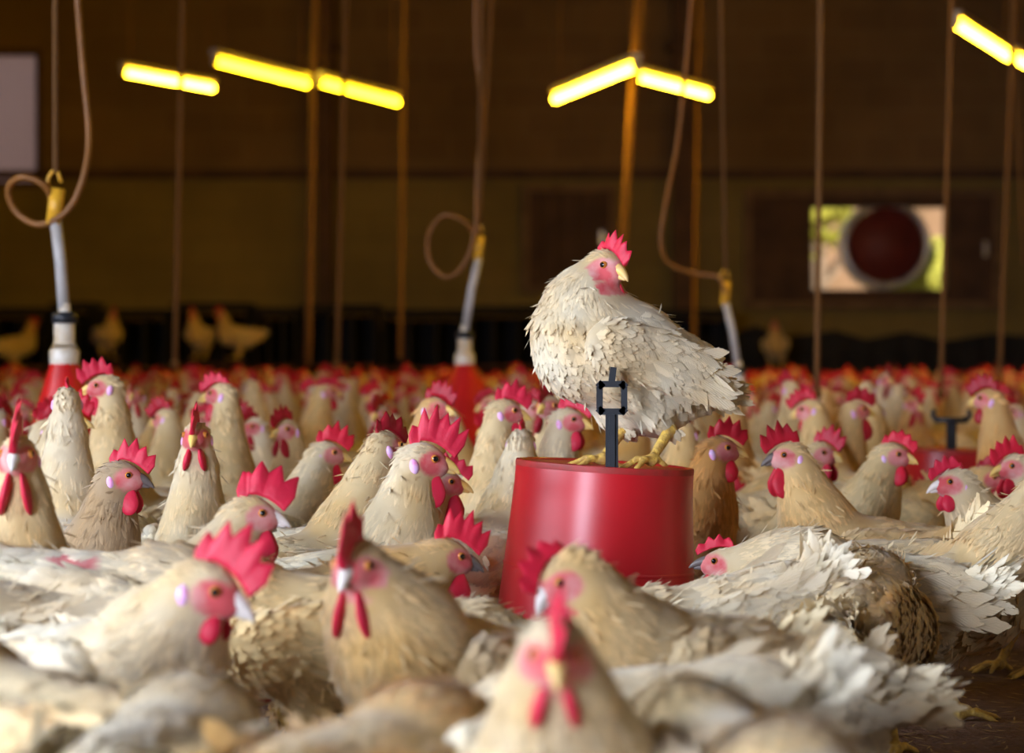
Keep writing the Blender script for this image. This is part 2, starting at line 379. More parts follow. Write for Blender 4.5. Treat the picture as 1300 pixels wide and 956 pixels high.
# ------------------------------------------------------------------ feathers
def feathers(mb, P0, Nn, Fl, L, Wd, lift, rng, seg=3, buff=0.0, cup=0.35, curl=0.5, jit=0.25, mat='plumage', prof=None, frnd=None):
    n = len(P0)
    if n == 0: return
    P0 = np.asarray(P0); Nn = Nn / (np.linalg.norm(Nn, axis=1)[:, None] + 1e-9)
    T = Fl - (Fl * Nn).sum(1)[:, None] * Nn
    T = T / (np.linalg.norm(T, axis=1)[:, None] + 1e-9)
    B = np.cross(Nn, T)
    a = rng.normal(0, jit, n)[:, None]
    T, B = T * np.cos(a) + B * np.sin(a), B * np.cos(a) - T * np.sin(a)
    L = np.broadcast_to(L, (n,)) * rng.uniform(0.8, 1.2, n); Wd = np.broadcast_to(Wd, (n,)) * rng.uniform(0.85, 1.15, n)
    lift = np.broadcast_to(lift, (n,)) * rng.uniform(0.5, 1.6, n); buff = np.broadcast_to(buff, (n,))
    ts = np.linspace(0, 1, seg + 1)
    if prof is None: prof = [(0, .35), (.35, .95), (.7, .9), (.9, .5), (1, .06)]
    ws = np.interp(ts, [p[0] for p in prof], [p[1] for p in prof])
    tw = rng.normal(0, 0.12, n)
    rows = []; fu = []; fv = []
    for t, w in zip(ts, ws):
        ctr = P0 + T * (L * t)[:, None] + Nn * (L * lift * (t - curl * t * t * 0.9) - 0.0006)[:, None] + B * (L * tw * t * t)[:, None]
        for u in (-1, 0, 1):
            rows.append(ctr + B * (u * w * Wd)[:, None] - Nn * (abs(u) * cup * w * Wd)[:, None])
            fu.append(u); fv.append(t)
    V = np.stack(rows, 1).reshape(-1, 3); k = 3 * (seg + 1)
    base = (np.arange(n) * k)[:, None]
    q = []
    for s in range(seg):
        for u in (0, 1): q.append([3 * s + u, 3 * s + u + 1, 3 * s + u + 4, 3 * s + u + 3])
    Q = (base[:, :, None] + np.array(q)[None]).reshape(-1, 4)
    rr = rng.uniform(0, 1, n) if frnd is None else frnd
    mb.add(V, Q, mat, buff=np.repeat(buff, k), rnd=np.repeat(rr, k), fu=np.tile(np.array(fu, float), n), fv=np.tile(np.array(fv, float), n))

ROUND = [(0, .45), (.35, 1), (.75, .97), (.93, .6), (1, .18)]
def sample_faces(V, Q, n, rng):
    a, b, c, d = V[Q[:, 0]], V[Q[:, 1]], V[Q[:, 2]], V[Q[:, 3]]
    nn = np.cross(c - a, d - b); ar = np.linalg.norm(nn, axis=1) + 1e-12
    i = rng.choice(len(Q), n, p=ar / ar.sum())
    u, v = rng.uniform(0, 1, (2, n))[:, :, None]
    return (a[i] * (1 - u) + b[i] * u) * (1 - v) + (d[i] * (1 - u) + c[i] * u) * v, nn[i] / ar[i][:, None]

# ------------------------------------------------------------------ the hen
def hen_meshes(p):
    """p: pose. Returns list of (part name, mesh) in the hen's own frame: facing +X, feet on z=0"""
    rng = np.random.default_rng(p.get('seed', 1))
    lod = p.get('lod', 0); h = (0.0045, 0.007, 0.0125)[lod]
    bz = p.get('bz', 0.178); pit = R(p.get('pitch', 8)); fat = p.get('fat', 1.0)
    Rb = rotm(0, pit); C0 = np.array([0, 0, bz])
    T = lambda v: Rb @ np.array(v, float) + C0
    back = Rb @ np.array([-1, 0, 0.05])
    hx, hy, hz = p.get('head', (0.115, 0, 0.36)); Hc = np.array([hx, hy, hz])
    hyaw, hpit, hroll = R(p.get('hyaw', 0)), R(p.get('hpitch', -8)), R(p.get('hroll', 0))
    Rh = rotm(hyaw, hpit, hroll); hs = p.get('hs', 1.0)
    TH = lambda v: (np.asarray(v, float) * hs) @ Rh.T + Hc
    A = T((0.068, 0, 0.022)); Hb = TH((-0.010, 0, -0.012))
    Cc = np.array([Hb[0] * .5 + A[0] * .5 + .012, Hb[1] * .25, A[2] + .42 * (Hb[2] - A[2])])
    up = np.clip((hz - 0.24) / 0.12, 0, 1)
    if hz < 0.22: Cc = np.array([A[0] + .06, Hb[1] * .3, A[2] + 0.005])
    f = fat
    el = [E_ell(T((0, 0, 0)), (.112, .066 * f, .066 * f), Rb, flow=back, reg='body'),
          E_ell(T((.056, 0, -.006)), (.068, .058 * f, .062 * f), Rb, flow=back * .8 + np.array([0, 0, -.55]), reg='breast'),
          E_ell(T((-.088, 0, .014)), (.068, .046 * f, .048 * f), Rb, flow=back + np.array([0, 0, .15]), reg='rump'),
          E_ell(T((-.055, 0, -.034)), (.066, .052 * f, .044 * f), Rb, flow=back + np.array([0, 0, -.3]), reg='fluff')]
    ts = np.linspace(0, 1, 7); nk = p.get('neck', 1.0)
    bez = [(1 - t) ** 2 * A + 2 * t * (1 - t) * Cc + t * t * Hb for t in ts]
    rad = np.interp(ts, [0, .35, .7, 1], [.056 * f, .040 * nk, .0275 * (1 + (nk - 1) * .5), .0205])
    for i in range(6): el.append(E_cone(bez[i], bez[i + 1], rad[i], rad[i + 1], k=.02, reg='neck', t=ts[i]))
    el.append(E_ell(TH((0, 0, 0)), (.0265 * hs, .0185 * hs, .020 * hs), Rh, k=.012, flow=-Rh[:, 0], reg='head'))
    el.append(E_ell(TH((.016, 0, -.005)), (.018 * hs, .013 * hs, .0135 * hs), Rh, k=.01, flow=-Rh[:, 0], reg='head'))
    legs = p.get('legs') or {s: dict(hock=(-.035, s * .036, .082), foot=(.008, s * .036 + s * .006, 0.0), yaw=0) for s in (-1, 1)}
    for s in (-1, 1):
        hip = T((-.004, s * .036 * f, -.028)); hk = np.array(legs[s]['hock'])
        el.append(E_cone(hip, hip * .35 + hk * .65 + np.array([.006, 0, 0]), .037, .021, k=.02, flow=(hk - hip), reg='thigh'))
        el.append(E_cone(hip * .35 + hk * .65 + np.array([.006, 0, 0]), hk, .020, .009, k=.012, flow=(hk - hip), reg='thigh'))
    V, Q = sdf_mesh(el, h)
    # per-vertex fields
    def fields(Pt):
        Wt = []; 
        for e in el: Wt.append(np.exp(-np.maximum(e['f'](Pt) + .004, 0) / .010))
        Wt = np.array(Wt); Wt /= Wt.sum(0) + 1e-12
        fl = sum(w[:, None] * (e['flow'] / (np.linalg.norm(e['flow']) + 1e-9)) for w, e in zip(Wt, el))
        reg = {}
        for w, e in zip(Wt, el): reg[e['reg']] = reg.get(e['reg'], 0) + w
        loc = (Pt - Hc) @ Rh / hs
        red = np.clip(np.maximum((1 - (np.abs((loc[:, 0] - .014) / .0185) ** 2 + np.abs((loc[:, 2] + .0025) / .0165) ** 2)) * 2.6, (loc[:, 0] - .020) / .004), 0, 1)
        red = red * ((loc[:, 0] < .05) & (np.abs(loc[:, 1]) < .03) & (np.abs(loc[:, 2]) < .03) & (loc[:, 0] > -.02))
        if p.get('patch'): red = np.maximum(red, np.clip((1 - np.linalg.norm((Pt - np.array(p['patch'][0])) / np.array(p['patch'][1]), axis=1)) * 3, 0, 1))
        buff = np.clip(reg['neck'] * 1.0 + reg['head'] * .9 + reg['breast'] * .35 + reg['thigh'] * .1, 0, 1)
        noftr = ((np.abs((loc[:, 0] + .0085) / .011) ** 2 + np.abs((loc[:, 2] + .009) / .013) ** 2) < 1) & (np.abs(loc[:, 1]) < .03)
        return fl, reg, red.astype(float), np.where(noftr, buff - 10, buff)
    fl, reg, red, buff = fields(V); buff = np.where(buff < -5, buff + 10, buff)
    parts = []; body = MB()
    body.add(V, Q, 'plumage', buff=buff, rnd=.35, red=red)
    nf = p.get('nf', (1900, 420, 0)[lod])
    if nf:
        big = (1.0, 1.7, 2)[lod]; ruf = p.get('ruffle', 1.0)
        S, Sn = sample_faces(V, Q, nf, rng)
        sfl, sreg, sred, sbuff = fields(S)
        keep = (sred < .5) & (sbuff > -5); nonhead = sreg['head'] < .55
        keep &= (rng.uniform(0, 1, len(S)) < np.where(nonhead, 1, .7))
        head = sreg['head']; neck = sreg['neck']
        L = (.030 * sreg['body'] + .026 * sreg['breast'] + .036 * sreg['rump'] + .032 * sreg['fluff'] + .022 * neck + .009 * head + .018 * sreg['thigh']) * big
        Wd = (.0105 * sreg['body'] + .010 * sreg['breast'] + .011 * sreg['rump'] + .011 * sreg['fluff'] + .0038 * neck + .0022 * head + .005 * sreg['thigh']) * big
        li = (.15 + .16 * sreg['fluff'] - .05 * neck + .06 * sreg['rump']) * ruf
        g = keep
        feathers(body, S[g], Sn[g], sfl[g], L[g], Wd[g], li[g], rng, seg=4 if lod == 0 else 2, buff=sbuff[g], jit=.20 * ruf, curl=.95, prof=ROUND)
        if lod == 0:   # a second, finer layer of hackles on neck and head
            S, Sn = sample_faces(V, Q, nf * 2, rng); sfl, sreg, sred, sbuff = fields(S)
            g = (sred < .5) & (sbuff > -5) & ((sreg['neck'] + sreg['head']) > .5)
            L = .024 * sreg['neck'] + .009 * sreg['head'] + .004; Wd = .0028 * sreg['neck'] + .0019 * sreg['head'] + .0005
            feathers(body, S[g], Sn[g], sfl[g], L[g], Wd[g], .085 * ruf, rng, seg=3, buff=sbuff[g], jit=.12 * ruf, curl=1.05)
            # loose down that stands off the coat
            S, Sn = sample_faces(V, Q, int(160 * ruf * ruf), rng); sfl, sreg, sred, sbuff = fields(S)
            g = (sred < .5) & (sbuff > -5) & (sreg['head'] < .3)
            feathers(body, S[g], Sn[g], sfl[g], .017, .0016, .6, rng, seg=3, buff=sbuff[g] * .5, jit=.5, curl=.2)
    # legs: shank and toes, part of the body
    hl = (0.0026, 0.004, 0)[lod]
    for s in (-1, 1):
        L_ = legs[s]; hk = np.array(L_['hock'], float); ft = np.array(L_['foot'], float) + np.array([0, 0, .010]); yw = R(L_.get('yaw', 0))
        if lod == 2:
            sweep(body, [hk, ft], [.008, .007], 'leg', n=4); continue
        le = [E_cone(hk + (hk - ft) * .06, ft, .0085, .0062, k=.006), E_ell(hk, (.0095,) * 3, k=.006), E_ell(ft, (.0085,) * 3, k=.006)]
        grip = L_.get('grip', 0)
        for ang, ln in ((-28, .040), (2, .050), (30, .042), (178, .020)):
            d = np.array([math.cos(yw + R(ang)), math.sin(yw + R(ang)), 0])
            k1 = ft + d * ln * .45 + np.array([0, 0, .002]); k2 = ft + d * ln + np.array([0, 0, -.006 - grip * .012 * (abs(ang) < 90)])
            k3 = k2 + d * .008 + np.array([0, 0, -.003 - grip * .012 * (abs(ang) < 90)])
            le += [E_cone(ft, k1, .0058, .0046, k=.003), E_cone(k1, k2, .0046, .0036, k=.003), E_cone(k2, k3, .003, .0015, k=.002)]
        v, q = sdf_mesh(le, hl, .012); body.add(v, q, 'leg')
    if lod < 2: parts.append(('body', body.mesh('hen_body')))
    # wings
    wm = body if lod == 2 else None
    for s in (-1, 1):
        mb = MB() if lod < 2 else body
        wz = p.get('wing_drop', 0.0)
        Rw = Rb @ rotm(s * R(5), R(-4 - wz * 20), 0)
        cen = T((-.018, s * .060 * f, .010 - wz * .02))
        v, q = sdf_mesh([E_ell(cen, (.092, .015, .043), Rw, k=.01, flow=-Rw[:, 0]),
                         E_ell(cen + Rw @ np.array([.055, 0, -.002]), (.034, .018, .034), Rw, k=.02)], h, .02)
        mb.add(v, q, 'plumage', buff=.25, rnd=.4)
        if lod < 2:
            ruf = p.get('ruffle', 1.0)
            n = (420, 90)[lod]; S, Sn = sample_faces(v, q, n * 2, rng); g = (Sn[:, 1] * s > -.25)
            S, Sn = S[g], Sn[g]; lx = (S - cen) @ Rw; tx = np.clip((.09 - lx[:, 0]) / .18, 0, 1)
            fd = np.tile(-Rw[:, 0] + np.array([0, 0, -.12]), (len(S), 1))
            feathers(mb, S, Sn, fd, (.018 + .032 * tx) * (1 + .4 * lod), (.0065 + .005 * tx) * (1 + .5 * lod), .13 * ruf, rng, seg=4 - lod, buff=.15 + .2 * tx, jit=.14 * ruf)
            nq = 10
            i = np.arange(nq) / (nq - 1)
            Sp = cen + (np.stack([-.02 - .045 * i, s * (.012 - .004 * i), .026 - .055 * i], 1)) @ Rw.T
            fd = np.tile(-Rw[:, 0], (nq, 1)) + np.outer(.10 - .12 * i, Rw[:, 2]) + np.outer(np.ones(nq) * -s * .16, Rw[:, 1])
            feathers(mb, Sp, np.tile(Rw[:, 1] * s, (nq, 1)) + np.outer(.5 * np.ones(nq), Rw[:, 2]), fd, .095, .0115, .02, rng, seg=6, buff=.3,
                     jit=.05 * ruf, cup=.2, prof=[(0, .5), (.2, 1), (.85, .95), (.95, .6), (1, .15)])
            parts.append(('wing', mb.mesh('hen_wing')))
    # tail
    mb = MB() if lod < 2 else body
    ta = R(p.get('tail', 30)); root = T((-.125, 0, .022)); tl = p.get('tail_len', .082)
    Rt = rotm(0, pit - ta)
    n = (22, 11, 5)[lod]; sp = np.linspace(-1, 1, n)
    dirs = np.stack([-np.ones(n), sp * .26, .10 - .35 * np.abs(sp)], 1) @ Rt.T
    nor = np.stack([np.zeros(n) + .1, sp * 1.1, np.ones(n) * .75], 1) @ Rt.T
    Sp = root + np.stack([np.zeros(n), sp * .018, -.010 * np.abs(sp)], 1) @ Rt.T
    feathers(mb, Sp, nor, dirs, tl, .0105 if lod < 2 else .02, .05, rng, seg=6 if lod == 0 else 3, buff=.15, jit=.08 * p.get('ruffle', 1), cup=.15,
             prof=[(0, .4), (.3, .9), (.8, 1), (.93, .75), (1, .3)])
    if lod < 2:
        n = (150, 40)[lod]   # tail coverts
        u = rng.uniform(-1, 1, n); x = rng.uniform(-.2, .7, n)
        Sp = root + np.stack([-x * .05, u * .024, .004 + .006 * rng.normal(size=n) - .012 * np.abs(u)], 1) @ Rt.T
        feathers(mb, Sp, np.stack([.2 + 0 * u, u, .9 - .8 * np.abs(u)], 1) @ Rt.T, np.stack([-1 + 0 * u, u * .15, .06 + 0 * u], 1) @ Rt.T, .046, .0085, .07, rng, seg=4, buff=.1,
                 jit=.16 * p.get('ruffle', 1))
        parts.append(('tail', mb.mesh('hen_tail')))
    # comb
    cs = p.get('comb', 1.0) * .80; flop = p.get('flop', .25); teeth = p.get('teeth', 5)
    ns, nt = ((60, 7), (30, 4), (14, 3))[lod]
    mb = MB() if lod < 2 else body
    G = []; trand = rng.uniform(.55, 1.15, 9)
    for side in (1, -1):
        for i in range(ns + 1):
            s = i / ns
            bx = .038 - .054 * s; bzz = .001 + .021 * math.sin(math.pi * min(1, .10 + s * .62)) - (.004 if s > .8 else 0)
            env = math.sin(math.pi * min(1, .20 + .70 * s)) ** .7
            ph = (s * teeth) % 1.0
            tooth = max(0, 1 - abs(ph - .5) * 2.0) ** 1.1 * trand[int(s * teeth) % 9]
            hh = .038 * cs * env * (.66 + .46 * tooth)
            ang = R(62 + 46 * s)
            for j in range(nt + 1):
                t = j / nt
                th = .0036 * (1 - t) ** .8 * (1 if 0 < i < ns else .3) * math.sqrt(cs) + .0007 * (1 if j < nt else 0)
                z = hh * t
                G.append([bx + math.cos(ang) * z, side * th + flop * (z * z) * 14 * (1 + .3 * math.sin(7 * s)) + .0018 * math.sin(s * 17) * t, bzz + math.sin(ang) * z - abs(flop) * z * z * 4])
    G = TH(G); row = nt + 1; half = (ns + 1) * row; fc = []
    for i in range(ns):
        for j in range(nt):
            a = i * row + j
            fc.append([a, a + row, a + row + 1, a + 1]); fc.append([half + a, half + a + 1, half + a + row + 1, half + a + row])
        a = i * row + nt; fc.append([a, a + row, half + a + row, half + a])
        a = i * row; fc.append([a, half + a, half + a + row, a + row])
    for i in (0, ns):
        for j in range(nt):
            a = i * row + j; fc.append([a, a + 1, half + a + 1, half + a] if i == 0 else [a, half + a, half + a + 1, a + 1])
    mb.add(G, fc, 'comb')
    if lod < 2: parts.append(('comb', mb.mesh('hen_comb')))
    ws = p.get('wattle', 1.0) * 1.2
    for s in (-1, 1):
        mb = MB() if lod < 2 else body
        Rr = Rh @ rotm(s * .25, .15, s * .12)
        v0 = MB(); nu, nv = ((14, 10), (8, 6), (6, 4))[lod]
        # teardrop lobe
        Vw = []; Fw = []
        for i in range(nv + 1):
            t = math.pi * i / nv
            for j in range(nu):
                a = 2 * math.pi * j / nu; z = math.cos(t); w = math.sin(t) * (1 - .35 * max(z, 0) - .1 * z)
                Vw.append([w * math.cos(a) * .0115 * ws + .002 * (1 - z), w * math.sin(a) * .0052 + s * .0022 * (1 - z), z * .0165 * ws])
        for i in range(nv):
            for j in range(nu): Fw.append([i * nu + j, (i + 1) * nu + j, (i + 1) * nu + (j + 1) % nu, i * nu + (j + 1) % nu])
        Vw = np.array(Vw) @ np.array(rotm(0, 0, s * .12)).T + np.array([.017, s * .0085, -.013 - .0145 * ws])
        mb.add(TH(Vw), Fw, 'comb')
        if lod < 2: parts.append(('wattle', mb.mesh('hen_wattle')))
    # beak
    mb = MB() if lod < 2 else body
    bm = p.get('beak', 'beak'); nb = (10, 7, 5)[lod]
    t = np.linspace(0, 1, (8, 5, 3)[lod])
    up_ = np.stack([.025 + .0225 * t, 0 * t, .0005 - .002 * t - .0085 * t ** 2.2], 1)
    lo_ = np.stack([.025 + .0165 * t, 0 * t, -.0065 - .0015 * t - .002 * t ** 2], 1)
    sweep(mb, TH(up_), hs * (.0074 * (1 - t) ** .75 + .0009), bm, n=nb)
    sweep(mb, TH(lo_), hs * (.0050 * (1 - t) ** .75 + .0008), bm, n=nb)
    if lod < 2: parts.append(('beak', mb.mesh('hen_beak')))
    if lod < 2:
        for s in (-1, 1):
            mb = MB(); c = TH((.0145, s * .0150, .0035)); r = .0050 * hs
            Re = Rh @ rotm(s * R(76), R(4))   # x axis outwards
            V_ = []; nu, nv = (14, 9)
            for i in range(nv + 1):
                tt = math.pi * i / nv
                V_ += [[math.cos(tt), math.sin(tt) * math.cos(a), math.sin(tt) * math.sin(a)] for a in np.arange(nu) * 2 * math.pi / nu]
            V_ = np.array(V_) * r @ Re.T + c
            f1 = [[i * nu + j, (i + 1) * nu + j, (i + 1) * nu + (j + 1) % nu, i * nu + (j + 1) % nu] for i in range(nv) for j in range(nu)]
            mb.add(V_, f1[nu * 2:], 'iris'); mb.add(V_, f1[:nu * 2], 'pupil')
            parts.append(('eye', mb.mesh('hen_eye')))
        if p.get('lobe', True):
            for s in (-1, 1):
                mb = MB(); ball(mb, TH((-.0075, s * (.0200 + .010 * max(0, nk - 1.1)), -.0090)), np.array((.0056, .0042, .0090)) * hs, 'lobe', 10, 8, Rh @ rotm(0, .35, s * .15))
                parts.append(('earlobe', mb.mesh('hen_earlobe')))
    if lod == 2: return [('hen', body.mesh('hen'))], body
    return parts, body
NHEN = [0]
def place_hen(parts, loc, yaw, label, group=None, tint=(1, 1, 1), combt=(1, 1, 1), scale=1.0, name='hen'):
    NHEN[0] += 1
    if len(parts) == 1:
        o = link(name, parts[0][1]); o.location = loc; o.rotation_euler = (0, 0, R(yaw)); o.scale = (scale,) * 3
        o.color = (*tint, 1); return tag(o, label, 'hen', group)
    r = empty(name, loc, R(yaw)); r.scale = (scale,) * 3; tag(r, label, 'hen', group)
    for pn, me in parts:
        o = link(pn, me, r); o.color = (*(combt if pn in ('comb', 'wattle') else tint), 1)
    return r


# ================================================================== the building
X0, X1, Y0, Y1, ZC = -4.75, 4.75, -4.0, 19.2, 3.7
def struct(name, mb, smooth=False): return tag(mb.build(name, smooth=smooth), kind='structure')
mb = MB(); box(mb, (0, (Y0 + Y1) / 2, -.06), (X1 - X0 + .4, Y1 - Y0 + .4, .12), 'litter'); struct('floor', mb)
mb = MB(); box(mb, (0, (Y0 + Y1) / 2, ZC + .06), (X1 - X0 + .4, Y1 - Y0 + .4, .12), 'ceiling'); struct('ceiling', mb)
def wall_with_holes(name, axis, at, u0, u1, z0, z1, holes, mats, zsplit, th=.16):
    """a wall across axis 'x' or 'y' at coordinate `at`; holes are (u0,u1,z0,z1)"""
    mb = MB()
    us = sorted({u0, u1, *[h[0] for h in holes], *[h[1] for h in holes]}); zs = sorted({z0, z1, zsplit, *[h[2] for h in holes], *[h[3] for h in holes]})
    for a, b in zip(us[:-1], us[1:]):
        for c, d in zip(zs[:-1], zs[1:]):
            um, zm = (a + b) / 2, (c + d) / 2
            if any(h[0] < um < h[1] and h[2] < zm < h[3] for h in holes): continue
            m = mats[0] if zm < zsplit else mats[1]
            if axis == 'y': box(mb, (um, at, zm), (b - a, th, d - c), m)
            else: box(mb, (at, um, zm), (th, b - a, d - c), m)
    return struct(name, mb)
yb = Y1 + .08
FX0, FX1, FZ0, FZ1 = 2.42, 3.52, 1.06, 1.72            # fan opening in the far wall
FX0 = (1029 - 650) / F * Y1; FX1 = (1201 - 650) / F * Y1; FZ1 = CAMZ + (HOR - 263) / F * Y1; FZ0 = CAMZ + (HOR - 368) / F * Y1
WX0, WX1 = -4.65, (54 - 650) / F * Y1; WZ0 = CAMZ + (HOR - 238) / F * Y1; WZ1 = CAMZ + (HOR - 62) / F * Y1
wall_with_holes('wall_far', 'y', yb, X0, X1, 0, ZC, [(FX0, FX1, FZ0, FZ1), (WX0, WX1, WZ0, WZ1)], ('wall_low', 'wall_high'), CAMZ + (HOR - 226) / F * Y1)
wall_with_holes('wall_left', 'x', X0 - .08, Y0, Y1, 0, ZC, [(-.65, 3.05, 1.5, 2.7)], ('wall_low', 'wall_high'), 1.96)
wall_with_holes('wall_right', 'x', X1 + .08, Y0, Y1, 0, ZC, [(-1.0, 2.6, 1.5, 2.7)], ('wall_low', 'wall_high'), 1.96)
wall_with_holes('wall_behind', 'y', Y0 - .08, X0, X1, 0, ZC, [(-4.4, -2.4, 0, 2.3)], ('wall_low', 'wall_high'), 1.96)
# purlins under the ceiling and the beam across the far end
for k, yy in enumerate((3.5, 7, 10.5, 14, 17.2)):
    mb = MB(); box(mb, (0, yy, ZC - .09), (X1 - X0 - .1, .09, .16), 'timber'); tag(mb.build('trim_%d' % (k + 1), smooth=False), kind='structure')
mb = MB(); box(mb, (0, Y1 - .03, CAMZ + (HOR - 222) / F * Y1), (X1 - X0 - .1, .06, .07), 'dark_wood'); tag(mb.build('trim_6', smooth=False), kind='structure')
# two dark timber posts against the far wall
def post(px, w, top):
    mb = MB(); x = (px - 650) / F * 18.9
    box(mb, (x, 18.98, ZC / 2), (w, .16, ZC - .05), 'dark_wood'); box(mb, (x, 18.98, .06), (w + .06, .24, .12), 'dark_wood')
    box(mb, (x, 18.98, top), (w + .10, .22, .05), 'dark_wood')
    return mb.build('timber_post', smooth=False)
tag(post(412, .12, 3.0), 'dark square timber post against the far wall left of the middle drinker', 'post')
tag(post(868, .16, 3.0), 'wider dark timber post on the far wall behind the perched hen', 'post')

# boarded shutter left of the post and the wide one round the fan
def shutter(px0, px1, py0, py1, label, hole=None, boards=5):
    x0, x1 = [(v - 650) / F * 19.1 for v in (px0, px1)]; z1, z0 = [CAMZ + (HOR - v) / F * 19.1 for v in (py0, py1)]
    r = empty('wall_shutter', ((x0 + x1) / 2, 19.14, z0)); cx = (x0 + x1) / 2
    mb = MB(); n = boards
    if hole:
        a, b, c, d = hole
        for (u0, u1, v0, v1) in ((x0, a, z0, z1), (b, x1, z0, z1), (a, b, z0, c), (a, b, d, z1)):
            box(mb, ((u0 + u1) / 2 - cx, 0, (v0 + v1) / 2 - z0), (u1 - u0, .03, v1 - v0), 'dark_wood')
    else:
        for i in range(n):
            w = (x1 - x0) / n; box(mb, (x0 + w * (i + .5) - cx, 0, (z1 - z0) / 2), (w - .008, .03, z1 - z0), 'dark_wood')
    mb.build('board_panel', r, smooth=False)
    fr = MB(); t = .06
    for (u0, u1, v0, v1) in ((x0, x1, z1 - t, z1), (x0, x1, z0, z0 + t), (x0, x0 + t, z0 + t, z1 - t), (x1 - t, x1, z0 + t, z1 - t)):
        box(fr, ((u0 + u1) / 2 - cx, -.03, (v0 + v1) / 2 - z0), (u1 - u0, .035, v1 - v0), 'timber')
    fr.build('frame', r, smooth=False)
    hh = MB(); box(hh, (x1 - t * 2 - cx, -.035, (z1 - z0) / 2), (.03, .03, .12), 'steel'); hh.build('latch', r, smooth=False)
    return tag(r, label, 'shutter')
shutter(663, 783, 234, 372, 'closed dark brown wooden shutter on the far wall behind the perched hen')
shutter(945, 1270, 240, 392, 'wide dark brown boarded panel on the far wall around the fan opening', (FX0, FX1, FZ0, FZ1))

# window with mesh on the far wall
def window():
    f = MB(); t = .05; cx, cz = (WX0 + WX1) / 2, (WZ0 + WZ1) / 2
    for (u0, u1, v0, v1) in ((WX0, WX1, WZ1 - t, WZ1), (WX0, WX1, WZ0, WZ0 + t), (WX0, WX0 + t, WZ0 + t, WZ1 - t), (WX1 - t, WX1, WZ0 + t, WZ1 - t)):
        box(f, ((u0 + u1) / 2, yb - .04, (v0 + v1) / 2), (u1 - u0, .08, v1 - v0), 'dark_wood')
    fo = f.build('window_1', smooth=False); tag(fo, kind='structure')
    g = MB(); nx = int((WX1 - WX0) / .07); nz = int((WZ1 - WZ0) / .07)
    for i in range(1, nx): box(g, (WX0 + (WX1 - WX0) * i / nx, yb - .02, cz), (.006, .008, WZ1 - WZ0 - .08), 'dark_wood')
    for i in range(1, nz): box(g, (cx, yb - .02, WZ0 + (WZ1 - WZ0) * i / nz), (WX1 - WX0 - .08, .008, .006), 'dark_wood')
    g.build('wire_mesh', fo, smooth=False)
    s = MB(); box(s, (cx, yb + .01, cz), (WX1 - WX0 - .04, .004, WZ1 - WZ0 - .04), 'screen'); s.build('shade_cloth', fo, smooth=False)
window()

# extractor fan in the far opening
def fan():
    cx = (1124 - 650) / F * Y1; cz = CAMZ + (HOR - 311) / F * Y1; rr = 48 / F * Y1
    r = empty('extractor_fan', (cx, yb + .02, cz)); Rf = np.array(Matrix.Rotation(R(90), 3, 'X'))
    mb = MB(); lathe(mb, [(rr, -.14), (rr + .05, -.16), (rr + .05, .16), (rr, .14), (rr, -.14)], 'steel', 48, mtx=Rf); mb.build('fan_ring', r)
    mb = MB(); lathe(mb, [(0, -.05), (.07, -.05), (.09, 0), (.09, .1), (0, .1)], 'fan_red', 20, mtx=Rf); mb.build('hub', r)
    mb = MB()
    lathe(mb, [(0, .105), (rr - .004, .105), (rr - .004, .125), (0, .125)], 'fan_red', 40, mtx=Rf); mb.build('back_plate', r)
    for k in range(6):
        a0 = k * math.pi / 3; V = []
        for i in range(7):
            q = .08 + (rr * .96 - .08) * i / 6; wd = .10 + .16 * i / 6
            for s_ in (-1, 1):
                aa = a0 + s_ * wd / max(q, .1) * .5
                V.append([q * math.cos(aa), s_ * .03 + .04, q * math.sin(aa)])
        V = np.array(V); V2 = V + [0, .008, 0]; n = len(V)
        f = [[2 * i, 2 * i + 1, 2 * i + 3, 2 * i + 2] for i in range(6)] + [[n + 2 * i + 2, n + 2 * i + 3, n + 2 * i + 1, n + 2 * i] for i in range(6)]
        b_ = MB(); b_.add(np.concatenate([V, V2]), f, 'fan_red'); b_.build('blade', r)
    for s_ in (-1, 1):
        st = MB(); box(st, (s_ * (rr + .09), 0, 0), (.10, .04, .04), 'steel'); st.build('bracket', r, smooth=False)
    return tag(r, 'round steel extractor fan with dark red blades in the bright wall opening', 'fan')
fan()

mb = MB(); box(mb, (2, 27.5, 1.6), (16, .2, 3.9), 'boundary'); box(mb, (2, 27.5, 3.6), (16.1, .32, .1), 'boundary'); tag(mb.build('boundary_wall', smooth=False), 'tan boundary wall outside, seen through the fan opening', 'wall')
# outside, behind the fan opening: soil, trunks and sunlit bushes
mb = MB(); box(mb, (0, 30, -.3), (40, 20, .1), 'soil'); tag(mb.build('ground', smooth=False), kind='structure')
def bush(x, y, z0, r, h, seed, label, trunk=True):
    rg = np.random.default_rng(seed); root = empty('garden_tree', (x, y, -.25))
    mb = MB(); sweep(mb, [[0, 0, 0], [.03, 0, h * .4], [-.04, .02, h * .8], [.05, 0, h]], [.11, .09, .06, .03], 'bark', 8)
    for k in range(4):
        a = k * 1.7; sweep(mb, [[0, 0, h * (.4 + .1 * k)], [math.cos(a) * .3, math.sin(a) * .3, h * (.6 + .1 * k)], [math.cos(a) * .6, math.sin(a) * .6, h * (.75 + .08 * k)]], [.04, .03, .01], 'bark', 6)
    mb.build('trunk', root)
    mb = MB(); n = 900; d = rg.normal(size=(n, 3)); d /= np.linalg.norm(d, axis=1)[:, None]
    Pn = d * rg.uniform(.4, 1, n)[:, None] * [r, r, r * .8] + [0, 0, h]
    feathers(mb, Pn, d, rg.normal(size=(n, 3)), .16, .05, .1, rg, seg=2, mat='leaf', jit=1)
    mb.build('foliage', root); return tag(root, label, 'tree')
bush(2.75, 23.5, 0, .80, 2.35, 1, 'sunlit yellow-green tree outside, seen upper left through the fan opening')
